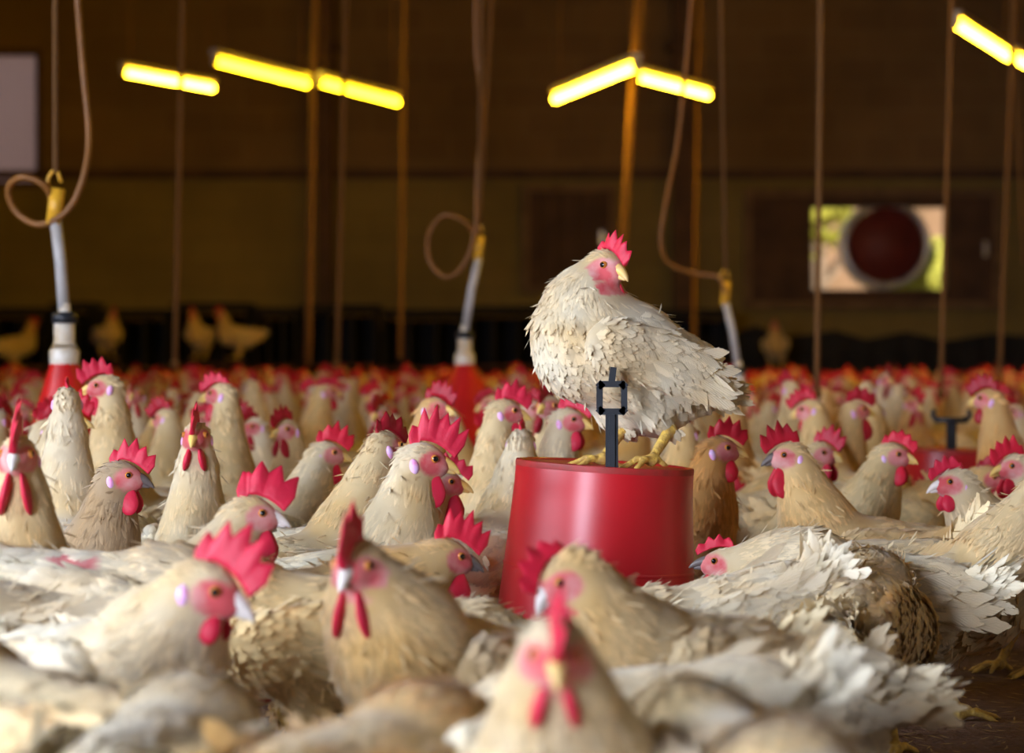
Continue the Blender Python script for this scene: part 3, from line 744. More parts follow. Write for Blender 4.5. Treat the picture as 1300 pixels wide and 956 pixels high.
bush(3.86, 22.0, 0, .42, 1.55, 2, 'sunlit green bush outside, seen at the right edge of the fan opening')
for k, (xx, yy) in enumerate(((2.75, 24.5), (3.35, 26.0))):
    mb = MB(); sweep(mb, [[0, 0, 0], [.04, 0, 1.2], [-.03, 0, 2.6], [.05, 0, 4]], [.13, .11, .10, .08], 'bark', 9)
    for q in range(5): sweep(mb, [[0, 0, 1.5 + q * .4], [.35 * math.cos(q * 2.1), .35 * math.sin(q * 2.1), 2.0 + q * .4], [.6 * math.cos(q * 2.1), .6 * math.sin(q * 2.1), 2.6 + q * .4]], [.05, .035, .012], 'bark', 6)
    o = mb.build('bare_tree'); o.location = (xx, yy, -.25)
    tag(o, ('pale bare tree trunk outside left of the fan', 'pale bare tree trunk outside right behind the fan')[k], 'tree')
sun = bpy.data.lights.new('sun', 'SUN'); sun.energy = 8.0; sun.color = (1, .93, .8); sun.angle = R(.6)
so = bpy.data.objects.new('sun', sun); COL.objects.link(so); so.rotation_euler = Vector((-.35, .75, -.75)).to_track_quat('-Z', 'Y').to_euler()

# black sheeting hung along the foot of the far wall, and the black crates on the left
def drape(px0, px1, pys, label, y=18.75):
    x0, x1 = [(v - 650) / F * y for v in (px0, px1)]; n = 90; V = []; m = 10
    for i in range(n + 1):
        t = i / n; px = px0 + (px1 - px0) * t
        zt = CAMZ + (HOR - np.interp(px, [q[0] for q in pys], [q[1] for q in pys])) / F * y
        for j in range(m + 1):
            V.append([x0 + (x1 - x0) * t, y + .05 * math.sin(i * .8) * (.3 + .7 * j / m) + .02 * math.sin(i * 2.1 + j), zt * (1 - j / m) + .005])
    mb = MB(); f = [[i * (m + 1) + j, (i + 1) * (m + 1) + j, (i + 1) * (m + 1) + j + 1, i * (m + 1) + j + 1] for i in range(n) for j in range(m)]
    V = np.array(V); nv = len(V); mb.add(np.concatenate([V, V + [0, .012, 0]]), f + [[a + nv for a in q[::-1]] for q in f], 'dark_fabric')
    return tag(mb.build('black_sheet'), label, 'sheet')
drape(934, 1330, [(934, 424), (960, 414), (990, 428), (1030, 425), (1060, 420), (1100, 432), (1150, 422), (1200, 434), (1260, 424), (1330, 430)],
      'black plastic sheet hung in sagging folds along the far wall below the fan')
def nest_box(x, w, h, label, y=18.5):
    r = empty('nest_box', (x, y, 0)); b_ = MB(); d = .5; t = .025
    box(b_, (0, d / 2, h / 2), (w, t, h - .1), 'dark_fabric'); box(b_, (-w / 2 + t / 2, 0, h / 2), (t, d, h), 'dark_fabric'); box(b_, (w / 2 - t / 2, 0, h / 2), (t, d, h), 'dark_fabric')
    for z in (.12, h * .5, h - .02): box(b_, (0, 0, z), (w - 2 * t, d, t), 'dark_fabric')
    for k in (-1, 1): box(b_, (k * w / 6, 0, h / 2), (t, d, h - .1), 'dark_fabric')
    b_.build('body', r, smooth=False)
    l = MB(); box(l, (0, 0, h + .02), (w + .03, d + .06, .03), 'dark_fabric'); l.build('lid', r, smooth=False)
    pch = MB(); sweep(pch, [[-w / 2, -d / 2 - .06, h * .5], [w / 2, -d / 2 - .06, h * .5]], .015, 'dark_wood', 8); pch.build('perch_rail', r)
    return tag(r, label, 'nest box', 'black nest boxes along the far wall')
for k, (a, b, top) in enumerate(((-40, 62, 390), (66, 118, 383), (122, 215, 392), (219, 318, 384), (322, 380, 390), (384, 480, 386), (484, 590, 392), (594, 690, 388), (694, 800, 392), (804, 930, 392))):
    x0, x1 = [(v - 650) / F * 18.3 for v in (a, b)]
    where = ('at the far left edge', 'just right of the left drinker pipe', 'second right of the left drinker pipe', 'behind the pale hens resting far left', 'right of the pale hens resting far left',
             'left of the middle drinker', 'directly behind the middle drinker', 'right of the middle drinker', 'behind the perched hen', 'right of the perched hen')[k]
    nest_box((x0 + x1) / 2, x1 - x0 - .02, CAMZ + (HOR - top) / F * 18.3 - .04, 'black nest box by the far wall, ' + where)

# ------------------------------------------------------------------ lamps
def tube_lamp(pa, pb, z, label, mat='tube'):
    A_, B_ = [np.array([(q[0] - 650) / F * ((z - CAMZ) * F / (HOR - q[1])), (z - CAMZ) * F / (HOR - q[1]), z]) for q in (pa, pb)]
    lamp_at(A_, B_, label, mat)
def lamp_at(A_, B_, label, mat='tube'):
    c = (A_ + B_) / 2; d = B_ - A_; L = np.linalg.norm(d); d /= L
    z = c[2]; r = empty('tube_lamp', tuple(c)); a = math.atan2(d[1], d[0]); r.rotation_euler = (0, 0, a)
    t = MB(); sweep(t, [[-L / 2 + .02, 0, 0], [L / 2 - .02, 0, 0]], .019, mat, 12); t.build('tube', r)
    b_ = MB(); box(b_, (0, 0, .050), (L, .05, .035), 'batten'); b_.build('batten', r, smooth=False)
    for s in (-1, 1):
        e = MB(); box(e, (s * (L / 2 - .012), 0, .012), (.022, .034, .06), 'batten'); e.build('end_cap', r, smooth=False)
        w = MB(); sweep(w, [[s * L * .42, 0, .065], [s * L * .42, 0, ZC - z - .001]], .004, 'rope', 6); w.build('hanging_wire', r)
    tag(r, label, 'lamp', 'fluorescent tubes hung over the flock')
tube_lamp((156, 92), (272, 113), 2.3, 'lit yellow tube lamp, first and lowest-left, furthest left of all the tubes')
tube_lamp((272, 78), (391, 108), 2.12, 'lit yellow tube lamp, second from the left, sloping down to the right', 'aged_tube')
tube_lamp((405, 105), (506, 131), 2.12, 'lit yellow tube lamp, third from the left, end to end with the second', 'aged_tube')
tube_lamp((704, 127), (808, 85), 1.92, 'lit tube lamp above the perched hen that slopes up to the right')
tube_lamp((809, 98), (900, 122), 2.1, 'lit tube lamp right above the perched hen, sloping down to the right')
tube_lamp((1213, 31), (1281, 74), 2.15, 'bright tube lamp at the upper right corner, sloping down')
tube_lamp((1286, 74), (1360, 112), 2.15, 'tube lamp cut by the right edge, in line with the upper right lamp')
# the same rows of tubes go on towards the door, above and beside the photographer
for k, (x, y) in enumerate(((-3.6, 8.5), (3.8, 8.0), (-3.2, 4.6), (3.4, 4.2), (1.2, 7.0))):
    A_ = np.array([x - .2, y - .6, 2.6]); lamp_at(A_, np.array([x + .2, y + .6, 2.6]), 'lit tube lamp hung out of the picture, nearer the door')

# ------------------------------------------------------------------ ropes, hoses and drinkers
def rope(pts, rad, label, name='hanging_rope', mat='rope', group='ropes hanging from the roof'):
    mb = MB(); q = catmull(pts, 6) if len(pts) > 2 else np.array(pts, float)
    sweep(mb, q, rad, mat, 8)
    # knot at the lower end
    ball(mb, q[-1], (min(rad * 1.7, .016), min(rad * 1.7, .016), .02), mat, 8, 6)
    return tag(mb.build(name), label, 'rope' if mat == 'rope' else 'hose', group)
def RP(px, py, Y): return tuple(P(px, py, Y))
def down(pt_px, py0, px1, py1, Y, rad, label):
    top = P(pt_px, py0, Y); bot = P(px1, py1, Y); d = (top - bot) / max(top.z - bot.z, .01)
    tp = top + d * (ZC - top.z)
    rope([tuple(tp), tuple((tp + bot) / 2 + Vector((.004, 0, 0))), tuple(bot)], rad, label)
down(231, 0, 222, 462, 8.2, .0095, 'tan rope hanging in front of the first lamp, right of the left drinker')
down(438, 0, 428, 462, 9.5, .0110, 'tan rope hanging across the third lamp, left of centre')
down(397, 120, 391, 458, 13.2, .019, 'thick dull rope below the gap between the second and third lamps')
down(511, 140, 508, 452, 14, .014, 'faint rope hanging below the right end of the third lamp')
down(1040, 0, 1037, 500, 6.8, .0085, 'tan rope hanging at the left edge of the fan opening')
down(1206, 0, 1194, 500, 8.0, .0075, 'thin rope hanging at the right edge of the fan opening')
down(1282, 80, 1268, 500, 9, .0090, 'tan rope hanging below the upper right lamp')
down(803, 100, 780, 460, 12.5, .022, 'thick tan rope falling from the two lamps to behind the perched hen')
down(1288, 90, 1300, 330, 11, .008, 'thin slanting rope at the right edge of the picture')
down(620, 60, 607, 300, 9.0, .0085, 'faint rope running down to the middle drinker')
down(884, 150, 880, 470, 15, .012, 'faint rope behind the perched hen, left of the right drinker')

def drinker(px, Y, py_top, py_valve, py_bell, lean, label, loops, ropeto, thin=1.0, flare=1.0):
    """bell drinker: hose, yellow clip, grey pipe, white valve, red bell"""
    bx = (px - 650) / F * Y; k = Y / F
    zb = CAMZ + (HOR - py_bell) * k; zv = CAMZ + (HOR - py_valve) * k; zt = CAMZ + (HOR - py_top) * k
    r = empty('bell_drinker', (bx, Y, 0)); dx = lean * k
    p_ = MB(); sweep(p_, [[dx, 0, zt - .03], [dx * .45, 0, (zt + zv) / 2], [.0, 0, zv]], .010 * thin, 'pipe', 10); p_.build('pipe', r)
    v = MB(); lathe(v, [(.0, zv + .03), (.012, zv + .03), (.014, zv), (.022, zv - .005), (.022, zv - .05), (.026, zv - .06), (.026, zb + .03), (.032, zb + .02), (.030, zb - .01)], 'white_plastic', 18)
    v.build('valve', r)
    cl = MB(); lathe(cl, [(.023, zv - .012), (.027, zv - .012), (.027, zv + .008), (.012, zv + .012)], 'black_plastic', 16); cl.build('collar', r)
    b_ = MB(); h = min(zb - .06, .26)
    lathe(b_, [(q_[0] * (flare if q_[0] > .04 else 1), q_[1]) for q_ in [(.028, zb), (.034, zb - .02), (.060, zb - h * .40), (.082, zb - h * .72), (.094, zb - h * .86), (.135, zb - h * .93), (.140, zb - h * .86), (.144, zb - h * .86), (.142, zb - h), (.10, zb - h * .97), (.0, zb - h * .95)]], 'drinker_red', 36)
    b_.build('bell', r)
    c = MB(); box(c, (dx, 0, zt), (.022 * thin, .022, .075), 'yellow_plastic', (0, .12, 0)); sweep(c, catmull([[dx - .008, 0, zt + .02], [dx - .016, 0, zt + .055], [dx, 0, zt + .075], [dx + .012, 0, zt + .05]], 4), .004, 'yellow_plastic', 6)
    c.build('hanging_clip', r)
    if loops:
        hm = MB(); q = catmull([np.array(P(a, b, Y)) - np.array([bx, Y, 0]) + [0, .02 * math.sin(i * 1.3), 0] for i, (a, b) in enumerate(loops)], 7)
        top = q[0].copy(); top[2] = ZC - .002; q = np.concatenate([[top], q])
        sweep(hm, q, .0058 * thin, 'hose', 8); hm.build('water_hose', r)
    rp = MB(); t = np.array([(ropeto - 650) * k - bx, 0, ZC - .002]); sweep(rp, [t, [dx, 0, zt + .07]], .0052 * thin, 'rope', 8); rp.build('hanging_cord', r)
    return tag(r, label, 'drinker', 'red bell drinkers hung among the hens')
drinker(82, 4.9, 262, 403, 458, -11, 'red bell drinker with white valve and looped hose at the left side',
        [(99, 0), (104, 90), (112, 170), (108, 225), (88, 268), (50, 285), (18, 268), (10, 240), (30, 226), (58, 236), (68, 262), (72, 290)], 70, 1.25)
drinker(590, 7.2, 315, 425, 460, 18, 'red bell drinker with a round hose loop left of the perched hen',
        [(604, 60), (612, 140), (606, 220), (604, 290), (590, 335), (566, 352), (545, 330), (545, 295), (565, 274), (590, 282), (606, 305)], 622, 1.3, 1.45)
drinker(937, 7.6, 372, 470, 500, -16, 'red bell drinker with long curved hose right behind the perched hen',
        [(877, 0), (872, 70), (860, 180), (846, 250), (838, 305), (850, 335), (885, 347), (912, 352), (921, 372)], 900, 1.2)
# overhead wires along the roof, upper left
rope([(-4.7, 12, 3.05), (-2, 11.8, 3.16), (1.6, 12, 3.24), (4.7, 12.2, 3.36)], .012, 'thin pipe running across under the roof at the top of the picture', 'roof_pipe', 'hose', None)

# ------------------------------------------------------------------ feeders
def feeder(cx, cy, ztop, rt, rb, zbot, tilt, hh, label, fork=False, hx=0.0, hy=0.0):
    r = empty('hanging_feeder', (cx, cy, 0)); Rt = np.array(Euler((0, tilt, 0)).to_matrix())
    c = np.array([0, 0, ztop])
    hgt = ztop - zbot
    mb = MB(); prof = [(rt - .012, -.030), (rt - .008, -.004), (rt - .004, .000), (rt, -.003), (rt + .001, -.010)]
    for i in range(1, 13): t = i / 12; prof.append((rt + (rb - rt) * t ** 1.1, -.010 - (hgt - .01) * t))
    prof += [(rb - .006, -hgt), (rb - .012, -hgt + .02)]
    lathe(mb, prof, 'red_plastic', 72, c, mtx=Rt); mb.build('hopper', r)
    s = MB(); lathe(s, [(rt + .0008, -.0005), (rt + .0015, -.004), (rt + .0012, -.009)], 'red_edge', 72, c, mtx=Rt); lathe(s, [(rt + (rb - rt) * .46, -.010 - hgt * .46), (rt + (rb - rt) * .465 + .0012, -.012 - hgt * .46), (rt + (rb - rt) * .48, -.015 - hgt * .46)], 'red_plastic', 72, c, mtx=Rt); s.build('rim', r)
    l = MB(); lathe(l, [(.0, -.0015), (rt * .5, -.0015), (rt - .006, -.003)], 'red_edge', 48, c, mtx=Rt); l.build('lid', r)
    pn = MB(); lathe(pn, [(.0, zbot - .045), (rb + .075, zbot - .045), (rb + .085, zbot - .035), (rb + .085, zbot + .012), (rb + .080, zbot + .012), (rb + .078, zbot - .030), (rb - .02, zbot - .03), (0, zbot - .03)], 'red_plastic', 60); pn.build('pan', r)
    fd = MB(); lathe(fd, [(0, zbot - .012), (rb - .02, zbot - .004), (rb + .076, zbot - .016)], 'feed', 60); tag(fd.build('feed', r), 'brown feed in the pan')
    h = MB(); b0 = Rt @ np.array([hx, hy, -.012]) + c; x, y, z = b0; z -= .011 * (not fork)
    if not fork:
        box(h, (x, y, z + .006), (.036, .022, .014), 'black_plastic'); box(h, (x, y, z + .052), (.017, .011, .085), 'black_plastic'); box(h, (x, y, z + .052), (.008, .018, .085), 'black_plastic')
        h.build('hanger_stem', r, smooth=False)
        g = MB(); w, q, t = .042, .046, .0085; zc = z + .094 + q / 2
        box(g, (x - w / 2 + t / 2, y, zc), (t, .012, q - 2 * t + .001), 'black_plastic'); box(g, (x + w / 2 - t / 2, y, zc), (t, .012, q - 2 * t + .001), 'black_plastic')
        box(g, (x, y, zc - q / 2 + t / 2), (w - .006, .012, t), 'black_plastic'); box(g, (x, y, zc + q / 2 - t / 2), (w - .006, .012, t), 'black_plastic')
        for a in (-1, 1):
            for b in (-1, 1): box(g, (x + a * (w / 2 - .0055), y, zc + b * (q / 2 - .0055)), (.0095, .012, .0095), 'black_plastic', (0, R(45), 0))
        box(g, (x + .001, y, zc + q / 2 + .009), (.009, .009, .020), 'black_plastic', (0, .12, 0)); g.build('hanger_ring', r, smooth=False)
    else:
        box(h, (x, y, z + .04), (.024, .014, .08), 'black_plastic'); h.build('hanger_stem', r, smooth=False)
        g = MB(); box(g, (x, y, z + .085), (.085, .014, .014), 'black_plastic')
        for a in (-1, 1): sweep(g, catmull([[x + a * .030, y, z + .088], [x + a * .046, y, z + .094], [x + a * .044, y, z + .112]], 4), .006, 'black_plastic', 8)
        g.build('hanger_fork', r)
    return tag(r, label, 'feeder', 'red hanging feeders')
FY = 3.33
FC = P(768, 588, FY)
feeder(FC.x, FC.y, FC.z, .1245, .146, .045, R(3.4), .12, 'glossy red round feeder under the perched hen with black hanging hook', hx=.006, hy=-.104)
F2 = P(1211, 570, 6.0)
feeder(F2.x, F2.y, F2.z, .118, .145, .045, R(1.5), .1, 'second red feeder behind the flock at the right, with black forked hook', fork=True, hx=-.01, hy=-.02)

# ------------------------------------------------------------------ the perched hen
zt = FC.z - .016
pp = dict(seed=11, bz=.156, pitch=27, fat=1.27, head=(.026, .022, .282), hyaw=112, hpitch=-14, hroll=0, neck=1.15, tail=2, tail_len=.05, nf=2700, ruffle=1.15, comb=.78, teeth=6, flop=.35, wattle=.8, wing_drop=.25,
          hs=1.12, legs={1: dict(hock=(-.058, .055, .050), foot=(-.016, .098, .0), yaw=12, grip=.3), -1: dict(hock=(-.004, .010, .050), foot=(.040, .052, 0), yaw=-10, grip=.2)})
hp = P(800, 587, FY - .085)
place_hen(hen_meshes(pp)[0], (hp.x - .012, FY + .028, FC.z - .0035), 196, 'ruffled white hen perched on top of the near red feeder, looking back right', tint=(1.0, 1.0, 1.0))
TAKEN = []           # (x, y) of hens already standing

BUFF = (1.0, .91, .74); GOLD = (1.0, .84, .58); WHITE = (1.06, 1.07, 1.10); PLAIN = (1, 1, 1); BROWN = (.86, .56, .30); GREY = (.60, .52, .47)
DARK = (.55, .35, .35)
def at_head(px, py, Y, yaw, label, tint=PLAIN, combt=(1, 1, 1), scale=1.0, lod=0, group=None, **kw):
    p = P(px, py, Y); hz = p.z / scale
    hx = kw.pop('hx', float(np.interp(hz, [.10, .22, .28, .36, .42], [.19, .165, .145, .112, .095])))
    a = R(yaw); b = (p.x - hx * scale * math.cos(a), p.y - hx * scale * math.sin(a))
    pose = dict(seed=int(px * 7 + py), head=(hx, 0, hz), lod=lod); pose.update(kw)
    TAKEN.append((b[0], b[1])); return place_hen(hen_meshes(pose)[0], (b[0], b[1], 0), yaw, label, group, tint, combt, scale)
def at_body(px, Y, yaw, label, tint=PLAIN, combt=(1, 1, 1), scale=1.0, lod=0, group=None, **kw):
    x = (px - 650) / F * Y; pose = dict(seed=int(px * 3 + Y * 100), head=(.185, .0, .13), hpitch=-45, lod=lod); pose.update(kw)
    TAKEN.append((x, Y)); return place_hen(hen_meshes(pose)[0], (x, Y, 0), yaw, label, group, tint, combt, scale)
# nearest hens, left to right
at_head(22, 577, 2.55, 262, 'hen at the left edge facing the camera with a tall upright pink comb', BUFF, hyaw=12, comb=1.45, wattle=1.35, pitch=14, beak='pale_beak', teeth=5)
at_head(85, 507, 3.6, 100, 'white hen seen from behind with a long bare-looking neck, in front of the left drinker', WHITE, nf=1500, comb=.5, neck=1.1)
at_head(133, 490, 4.1, 190, 'cream hen with a thick arched neck facing left, right of the left drinker', BUFF, comb=1.1, neck=1.3)
at_head(153, 604, 3.15, 312, 'small grey-brown hen with a dark beak looking right, left side', GREY, hyaw=42, comb=.95, beak='dark_beak', teeth=5)
at_head(249, 553, 3.5, 280, 'slim white hen standing tall facing the camera, right of the grey-brown hen', PLAIN, hyaw=-12, comb=1.05, neck=.95)
at_head(281, 500, 4.42, 142, 'cream hen facing away to the left with her back turned, left of centre', BUFF, hyaw=20, comb=.8, pitch=16)
at_head(318, 652, 2.68, 8, 'white hen with a floppy forward pink comb facing right, above the big blurred one', WHITE, hyaw=-8, comb=1.45, flop=.5, teeth=4, wattle=1.25, beak='pale_beak')
at_head(262, 745, 2.08, 318, 'large blurred hen in the left foreground with a big pink comb, beak pointing right', WHITE, hyaw=24, hpitch=-22, comb=1.25, hs=1.12, teeth=5, beak='pale_beak', neck=1.25, wattle=.7)
at_body(120, 2.52, 5, 'white hen lower left, back with a pink bald patch, tail raised', WHITE, bz=.19, tail=62, pitch=-4, scale=1.08, ruffle=1.3, head=(.18, 0, .16), patch=((-.02, -.035, .255), (.032, .030, .035)))
at_body(-20, 2.42, 205, 'bluish white hen at the left edge with a drooping wing, head out of the picture', WHITE, bz=.19, wing_drop=.7, ruffle=1.2)
at_body(20, 1.78, 150, 'very blurred cream hen in the bottom left corner', BUFF, tail=0, bz=.185)
at_head(453, 716, 2.1, 236, 'buff hen in the front centre facing the camera, comb seen edge on', (1, .93, .8), hyaw=18, hpitch=-14, comb=1.4, wattle=1.35, neck=1.35, beak='pale_beak', pitch=12, tail=5)
at_head(535, 583, 2.95, 4, 'sharp white hen with a tall pink comb and yellow beak, left of the near feeder', WHITE, comb=1.35, teeth=6, wattle=1.1, hs=1.08, neck=1.25, hpitch=-10, flop=.1)
at_head(487, 566, 3.3, 38, 'cream hen right behind the sharp white hen, turned away with a dark red comb', BUFF, DARK, hyaw=8, comb=.9, neck=1.2, hs=1.05, hx=.14)
at_head(562, 612, 3.5, 355, 'hen whose red wattle shows under the beak of the sharp white hen', PLAIN, comb=.8, wattle=1.3)
at_head(566, 706, 2.72, 12, 'hen with a red face, dark beak and jagged red comb, head held low', GOLD, (1, .8, .8), comb=1.2, teeth=6, wattle=1.15, beak='dark_beak', hpitch=-12, flop=.1)
at_head(640, 522, 3.9, 8, 'hen with a red comb facing right, just left above the near feeder', BUFF, comb=1.1, neck=1.1)
at_head(662, 560, 3.66, 62, 'white hen seen from behind with an upright neck beside the near feeder', WHITE, comb=.6, neck=1.1, hyaw=20)
at_head(413, 575, 3.95, 25, 'hen with a deep red comb, left of the two white necks in the centre', PLAIN, (1, .7, .7), comb=1.1, hyaw=-20)
at_head(720, 533, 3.95, 345, 'hen with a white ear lobe, seen under the breast of the perched hen', PLAIN, comb=1.0)
at_head(912, 570, 3.62, 305, 'orange-brown hen standing tall just right of the near feeder', BROWN, (.9, .55, .5), hyaw=48, comb=1.0, hpitch=-4, neck=1.15)
at_head(1003, 578, 3.58, 186, 'golden hen with a dark red comb facing left, right of the near feeder', GOLD, (.85, .55, .55), comb=1.1, wattle=1.35, hyaw=6, beak='dark_beak', neck=1.2)
at_head(1043, 575, 4.25, 300, 'cream hen with a red face behind the golden hen', BUFF, hyaw=20, comb=1.1)
at_head(1131, 577, 3.95, 318, 'buff hen with an upright neck left of the far feeder', BUFF, (1, .75, .75), hyaw=25, comb=.8, neck=1.1)
at_head(1213, 612, 3.55, 212, 'pale hen facing left in front of the far feeder', PLAIN, hyaw=-20, comb=.7, wattle=.8, beak='pale_beak')
at_head(1251, 606, 4.3, 350, 'brownish hen looking right, behind the pale hen at the far feeder', GOLD, DARK, comb=.8)
at_head(1290, 592, 3.75, 205, 'hen at the right edge facing left with a red comb', PLAIN, (1, .7, .7), comb=1.0, hyaw=-10)
at_body(1096, 3.28, 188, 'hen right of centre with her white tail raised, head hidden', BUFF, tail=58, tail_len=.10, bz=.165, pitch=-2)
at_head(1322, 622, 3.22, 14, 'large cream hen at the right stretching her neck out of the picture', BUFF, neck=1.5, comb=.9, hx=.145, pitch=8, tail=-8, scale=1.0, bz=.150, wing_drop=.2)
at_body(1092, 2.86, 72, 'ruffled cream hen with spread wing feathers in front of the large cream hen', BUFF, bz=.165, ruffle=1.6, wing_drop=.6, pitch=4, tail=8)
at_body(955, 2.42, 165, 'ruffled hen crouching at the bottom right', PLAIN, bz=.125, ruffle=1.6, wing_drop=.5, tail=0, pitch=0)
at_body(893, 2.78, 192, 'fluffy white hen bending down in front of the near feeder, rump and tail up', WHITE, bz=.150, pitch=-14, tail=40, fat=1.06, ruffle=1.4, tail_len=.075, head=(.19, 0, .12))
at_body(800, 1.92, 190, 'blurred white hen in the bottom right foreground with raised pointed tail', WHITE, bz=.160, pitch=-6, tail=34, tail_len=.075, fat=1.06)
at_head(922, 716, 3.06, 172, 'hen with a pinkish red face squeezed between the near feeder and the fluffy hen', PLAIN, (1, .85, .9), comb=.5, hpitch=5, beak='dark_beak')
at_head(704, 826, 1.5, 264, 'very blurred hen at the bottom centre facing the camera with an upright comb', PLAIN, comb=1.15, hpitch=-18, hyaw=8, pitch=12, hs=.9)
at_head(716, 728, 2.16, 222, 'blurred hen with a bluish ear lobe in front of the near feeder, facing left', BUFF, (1, .7, .8), hyaw=-15, hpitch=-42, comb=.85, teeth=5, hs=.95, beak='pale_beak')
at_body(672, 2.5, 168, 'white hen with rumpled feathers low in front of the near feeder', WHITE, ruffle=1.4, bz=.138, tail=10)
at_body(375, 2.5, 182, 'cream hen side on with long wing feathers, behind the front centre hen', GOLD, bz=.19, wing_drop=.5, tail=8, head=(.18, 0, .15))
at_body(1345, 4.2, 200, 'hen half cut by the right edge, standing on the dark litter', BUFF)
# the closest hens, along the bottom of the picture, all heads down
for k, (px, Y, yw, tn, wh) in enumerate(((200, 1.66, 80, PLAIN, 'below the large left one'), (470, 1.62, 60, GOLD, 'below the buff one facing us'),
                                   (930, 1.62, 110, WHITE, 'right of the bottom centre comb'), (1040, 1.44, 100, BUFF, 'towards the bottom right corner'))):
    at_body(px, Y, yw, 'very near out-of-focus hen cut by the bottom edge, ' + wh, tn, tail=-12, bz=.172, pitch=2, nf=1100, head=(.18, 0, .12))

# hens resting on the nest box rails, far left
for k, (px, z, yw, wh) in enumerate(((300, .50, 200, 'right of the left rope'), (254, .50, 250, 'beside the left rope'), (137, .50, 300, 'right of the left drinker pipe'), (22, .42, 30, 'left of the left drinker pipe'), (985, .42, 260, 'below the fan opening'))):
    Y = 18.0
    p_ = dict(seed=70 + k, lod=1, nf=120, bz=.155, head=(.10, 0, .30), legs={s_: dict(hock=(-.03, s_ * .036, .05), foot=(0, s_ * .036, 0)) for s_ in (-1, 1)})
    place_hen(hen_meshes(p_)[0], ((px - 650) / F * Y, Y, z - .005), yw, 'pale hen roosting at the far wall, ' + wh, None, GOLD, (1, .7, .5), 1.15)
mb = MB(); x = (985 - 650) / F * 18.12; box(mb, (x, 18.12, .205), (.34, .30, .41), 'dark_fabric'); box(mb, (x, 18.12, .41), (.38, .34, .014), 'dark_fabric')
tag(mb.build('crate', smooth=False), 'small dark crate under the roosting hen below the fan', 'crate')
mb = MB(); x = (22 - 650) / F * 18.12; box(mb, (x, 18.12, .205), (.34, .26, .41), 'dark_fabric'); box(mb, (x, 18.12, .41), (.38, .30, .014), 'dark_fabric')
tag(mb.build('crate', smooth=False), 'small dark crate under the roosting hen at the far left', 'crate')

# ------------------------------------------------------------------ the rest of the flock
rg = np.random.default_rng(5)
OBST = [(FC.x, FC.y, .25), (F2.x, F2.y, .26), ((82 - 650) / F * 4.9, 4.9, .2), ((590 - 650) / F * 7.2, 7.2, .2), ((937 - 650) / F * 7.6, 7.6, .2)]
def variants(lod, n, **kw):
    out = []
    for k in range(n):
        q = k / max(n - 1, 1); low = (k % 5 == 4)
        hz = .20 if low else [.36, .385, .34, .40, .365, .35][k % 6] + .004 * (k % 3)
        hx = float(np.interp(hz, [.10, .22, .28, .36, .42], [.19, .165, .145, .112, .095]))
        p_ = dict(seed=200 + lod * 50 + k, lod=lod, head=(hx, 0, hz), hyaw=[-35, 0, 40, 15, -60, 70, 0, -15][k % 8], hpitch=[-8, -2, -14, -5][k % 4], comb=[1.0, .7, 1.1, .85, 1.2][k % 5],
                  teeth=[5, 6, 4][k % 3], flop=[.2, -.3, .5, 0][k % 4], wattle=[1.1, .9, 1.3][k % 3], pitch=[8, 14, 4][k % 3], tail=[25, 40, 10, 55][k % 4], neck=[1, 1.15, 1.05][k % 3])
        p_.update(kw); out.append(hen_meshes(p_))
    return out
MID = variants(1, 12); FAR = variants(2, 10)
TINTS = [PLAIN, BUFF, WHITE, GOLD, BUFF, PLAIN, (.95, .70, .42)]
pts = [(x, y, 0) for x, y in TAKEN]
cand = []
Y = 3.55
for _ in range(60000):
    Y = math.sqrt(rg.uniform(3.5 ** 2, 17.6 ** 2)); x = rg.uniform(-.245, .245) * Y
    if not math.isfinite(Y): continue
    cand.append((x, Y))
G = {}
def near(x, y, r):
    gi, gj = int(math.floor(x / .3)), int(math.floor(y / .3))
    for i in (gi - 1, gi, gi + 1):
        for j in (gj - 1, gj, gj + 1):
            for (a, b) in G.get((i, j), ()):
                if (a - x) ** 2 + (b - y) ** 2 < r * r: return True
    return False
def put(x, y): G.setdefault((int(math.floor(x / .3)), int(math.floor(y / .3))), []).append((x, y))
for x, y in TAKEN: put(x, y)
chosen = []
for x, y in cand:
    if y < 3.9 and x > .55: continue
    qx = 650 + x / y * F
    if (1135 < qx < 1300 and 3.9 < y < 6.1) or (45 < qx < 130 and y < 5) or (550 < qx < 640 and 5.4 < y < 7.3): continue
    r = .235 if y < 6 else .225
    if near(x, y, r) or any((x - a) ** 2 + (y - b) ** 2 < c * c for a, b, c in OBST): continue
    put(x, y); chosen.append((x, y))
chosen.sort(key=lambda q: q[1])
LANDM = [(-200, 70, 'left of the left drinker'), (70, 200, 'right of the left drinker'), (200, 330, 'below the first lamp'), (330, 480, 'between left rope and centre necks'), (480, 650, 'around the middle drinker'),
         (650, 900, 'behind the near feeder'), (900, 1030, 'left of the fan opening'), (1030, 1200, 'below the fan opening'), (1200, 1500, 'behind the far feeder')]
NIND = 300 - NHEN[0]
stuff_src = []
facing = lambda a: 'facing right' if (a < 60 or a > 300) else 'facing away' if a < 120 else 'facing left' if a < 240 else 'facing the camera'
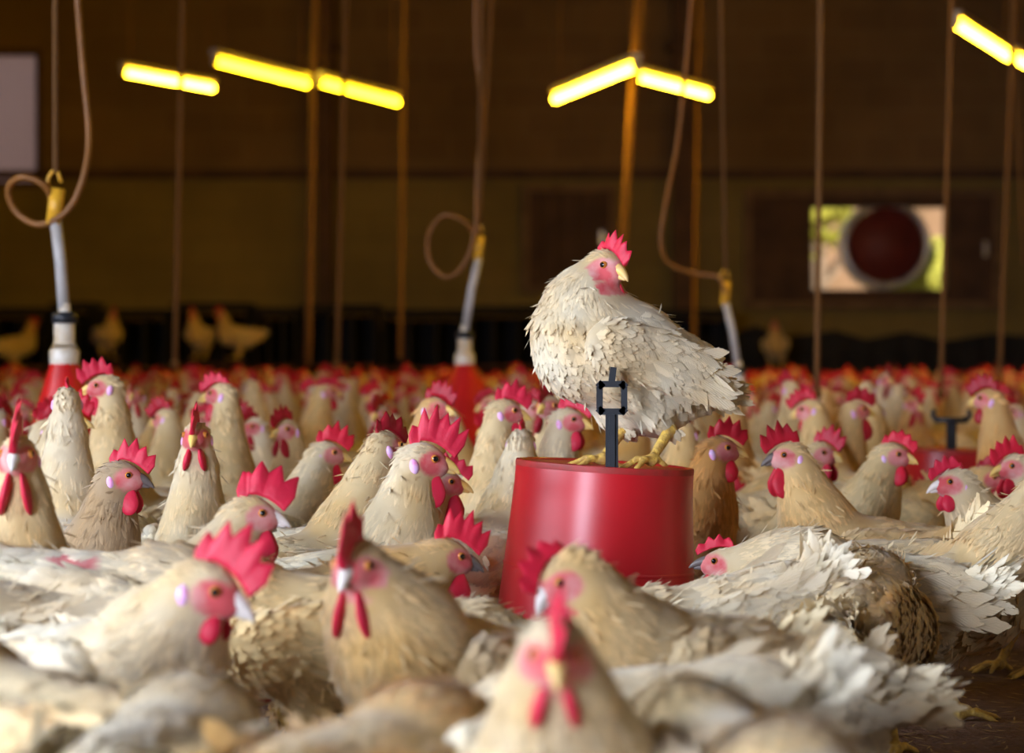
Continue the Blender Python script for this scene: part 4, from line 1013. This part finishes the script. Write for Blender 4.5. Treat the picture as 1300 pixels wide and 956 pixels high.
for k, (x, y) in enumerate(chosen):
    yaw = float(rg.uniform(0, 360)); px = 650 + x / y * F
    ti = int(rg.integers(len(TINTS))); tint = TINTS[ti]; v = int(rg.integers(60)); sc = float(rg.uniform(.93, 1.06))
    if k < NIND:
        where = next((w for a, b, w in LANDM if a <= px < b), 'out at the side')
        if y < 5.2: dep = 'third row'
        elif y < 7.2: dep = 'mid flock'
        else: dep = 'deep in the flock'
        tn = 'brownish' if ti in (3, 6) else 'cream' if ti in (1, 4) else 'white'
        hn = 'small' if y > 7.2 else 'blurred'
        lab = '%s %s hen %s, %s, %s' % (hn, tn, facing(yaw), where, dep)
        if len(lab.split()) > 16: lab = lab.replace(' of the flock', '')
        mv = MID[v % len(MID)] if y < 8 else FAR[v % len(FAR)]
        place_hen(mv[0], (x, y, 0), yaw, lab, '%s hens %s, %s, %s' % (tn, facing(yaw), where, dep), tint, tuple(np.array([1, .8, .7]) * rg.uniform(.45, 1.05)), sc)
    else: stuff_src.append((x, y, yaw, v % len(FAR), sc))
# everything beyond: one crowd
mb = MB()
for x, y, yaw, v, sc in stuff_src:
    b_ = FAR[v][1]; a = R(yaw); Rz = np.array([[math.cos(a), -math.sin(a), 0], [math.sin(a), math.cos(a), 0], [0, 0, 1]])
    Vv = b_.arrays() @ Rz.T * sc + [x, y, 0]; n0 = mb.n
    for m_ in b_.mats:
        if m_ not in mb.mats: mb.mats.append(m_)
    mp = [mb.mats.index(m_) for m_ in b_.mats]
    mb.V.append(Vv); mb.Fa += [[i + n0 for i in f_] for f_ in b_.Fa]; mb.mi += [mp[i] for i in b_.mi]
    for a_ in MB.ATT: mb.A[a_].append(np.concatenate(b_.A[a_]))
    mb.n += len(Vv)
if stuff_src:
    o = mb.build('hen_crowd'); o.color = (1, .86, .62, 1)
    tag(o, 'packed crowd of distant hens with red combs filling the barn floor to the far wall', 'hens', kind='stuff')
# loose straw on the litter
rs = np.random.default_rng(8); mb = MB(); n = 2600
Pn = np.stack([rs.uniform(-.6, 1.1, n), rs.uniform(2.2, 4.6, n), rs.uniform(.001, .006, n)], 1)
feathers(mb, Pn, np.tile([0, 0, 1.], (n, 1)), rs.normal(size=(n, 3)), .022, .0016, .1, rs, seg=2, mat='straw', jit=1)
tag(mb.build('straw'), 'chopped straw scattered over the dark litter between the hens', 'straw', kind='stuff')
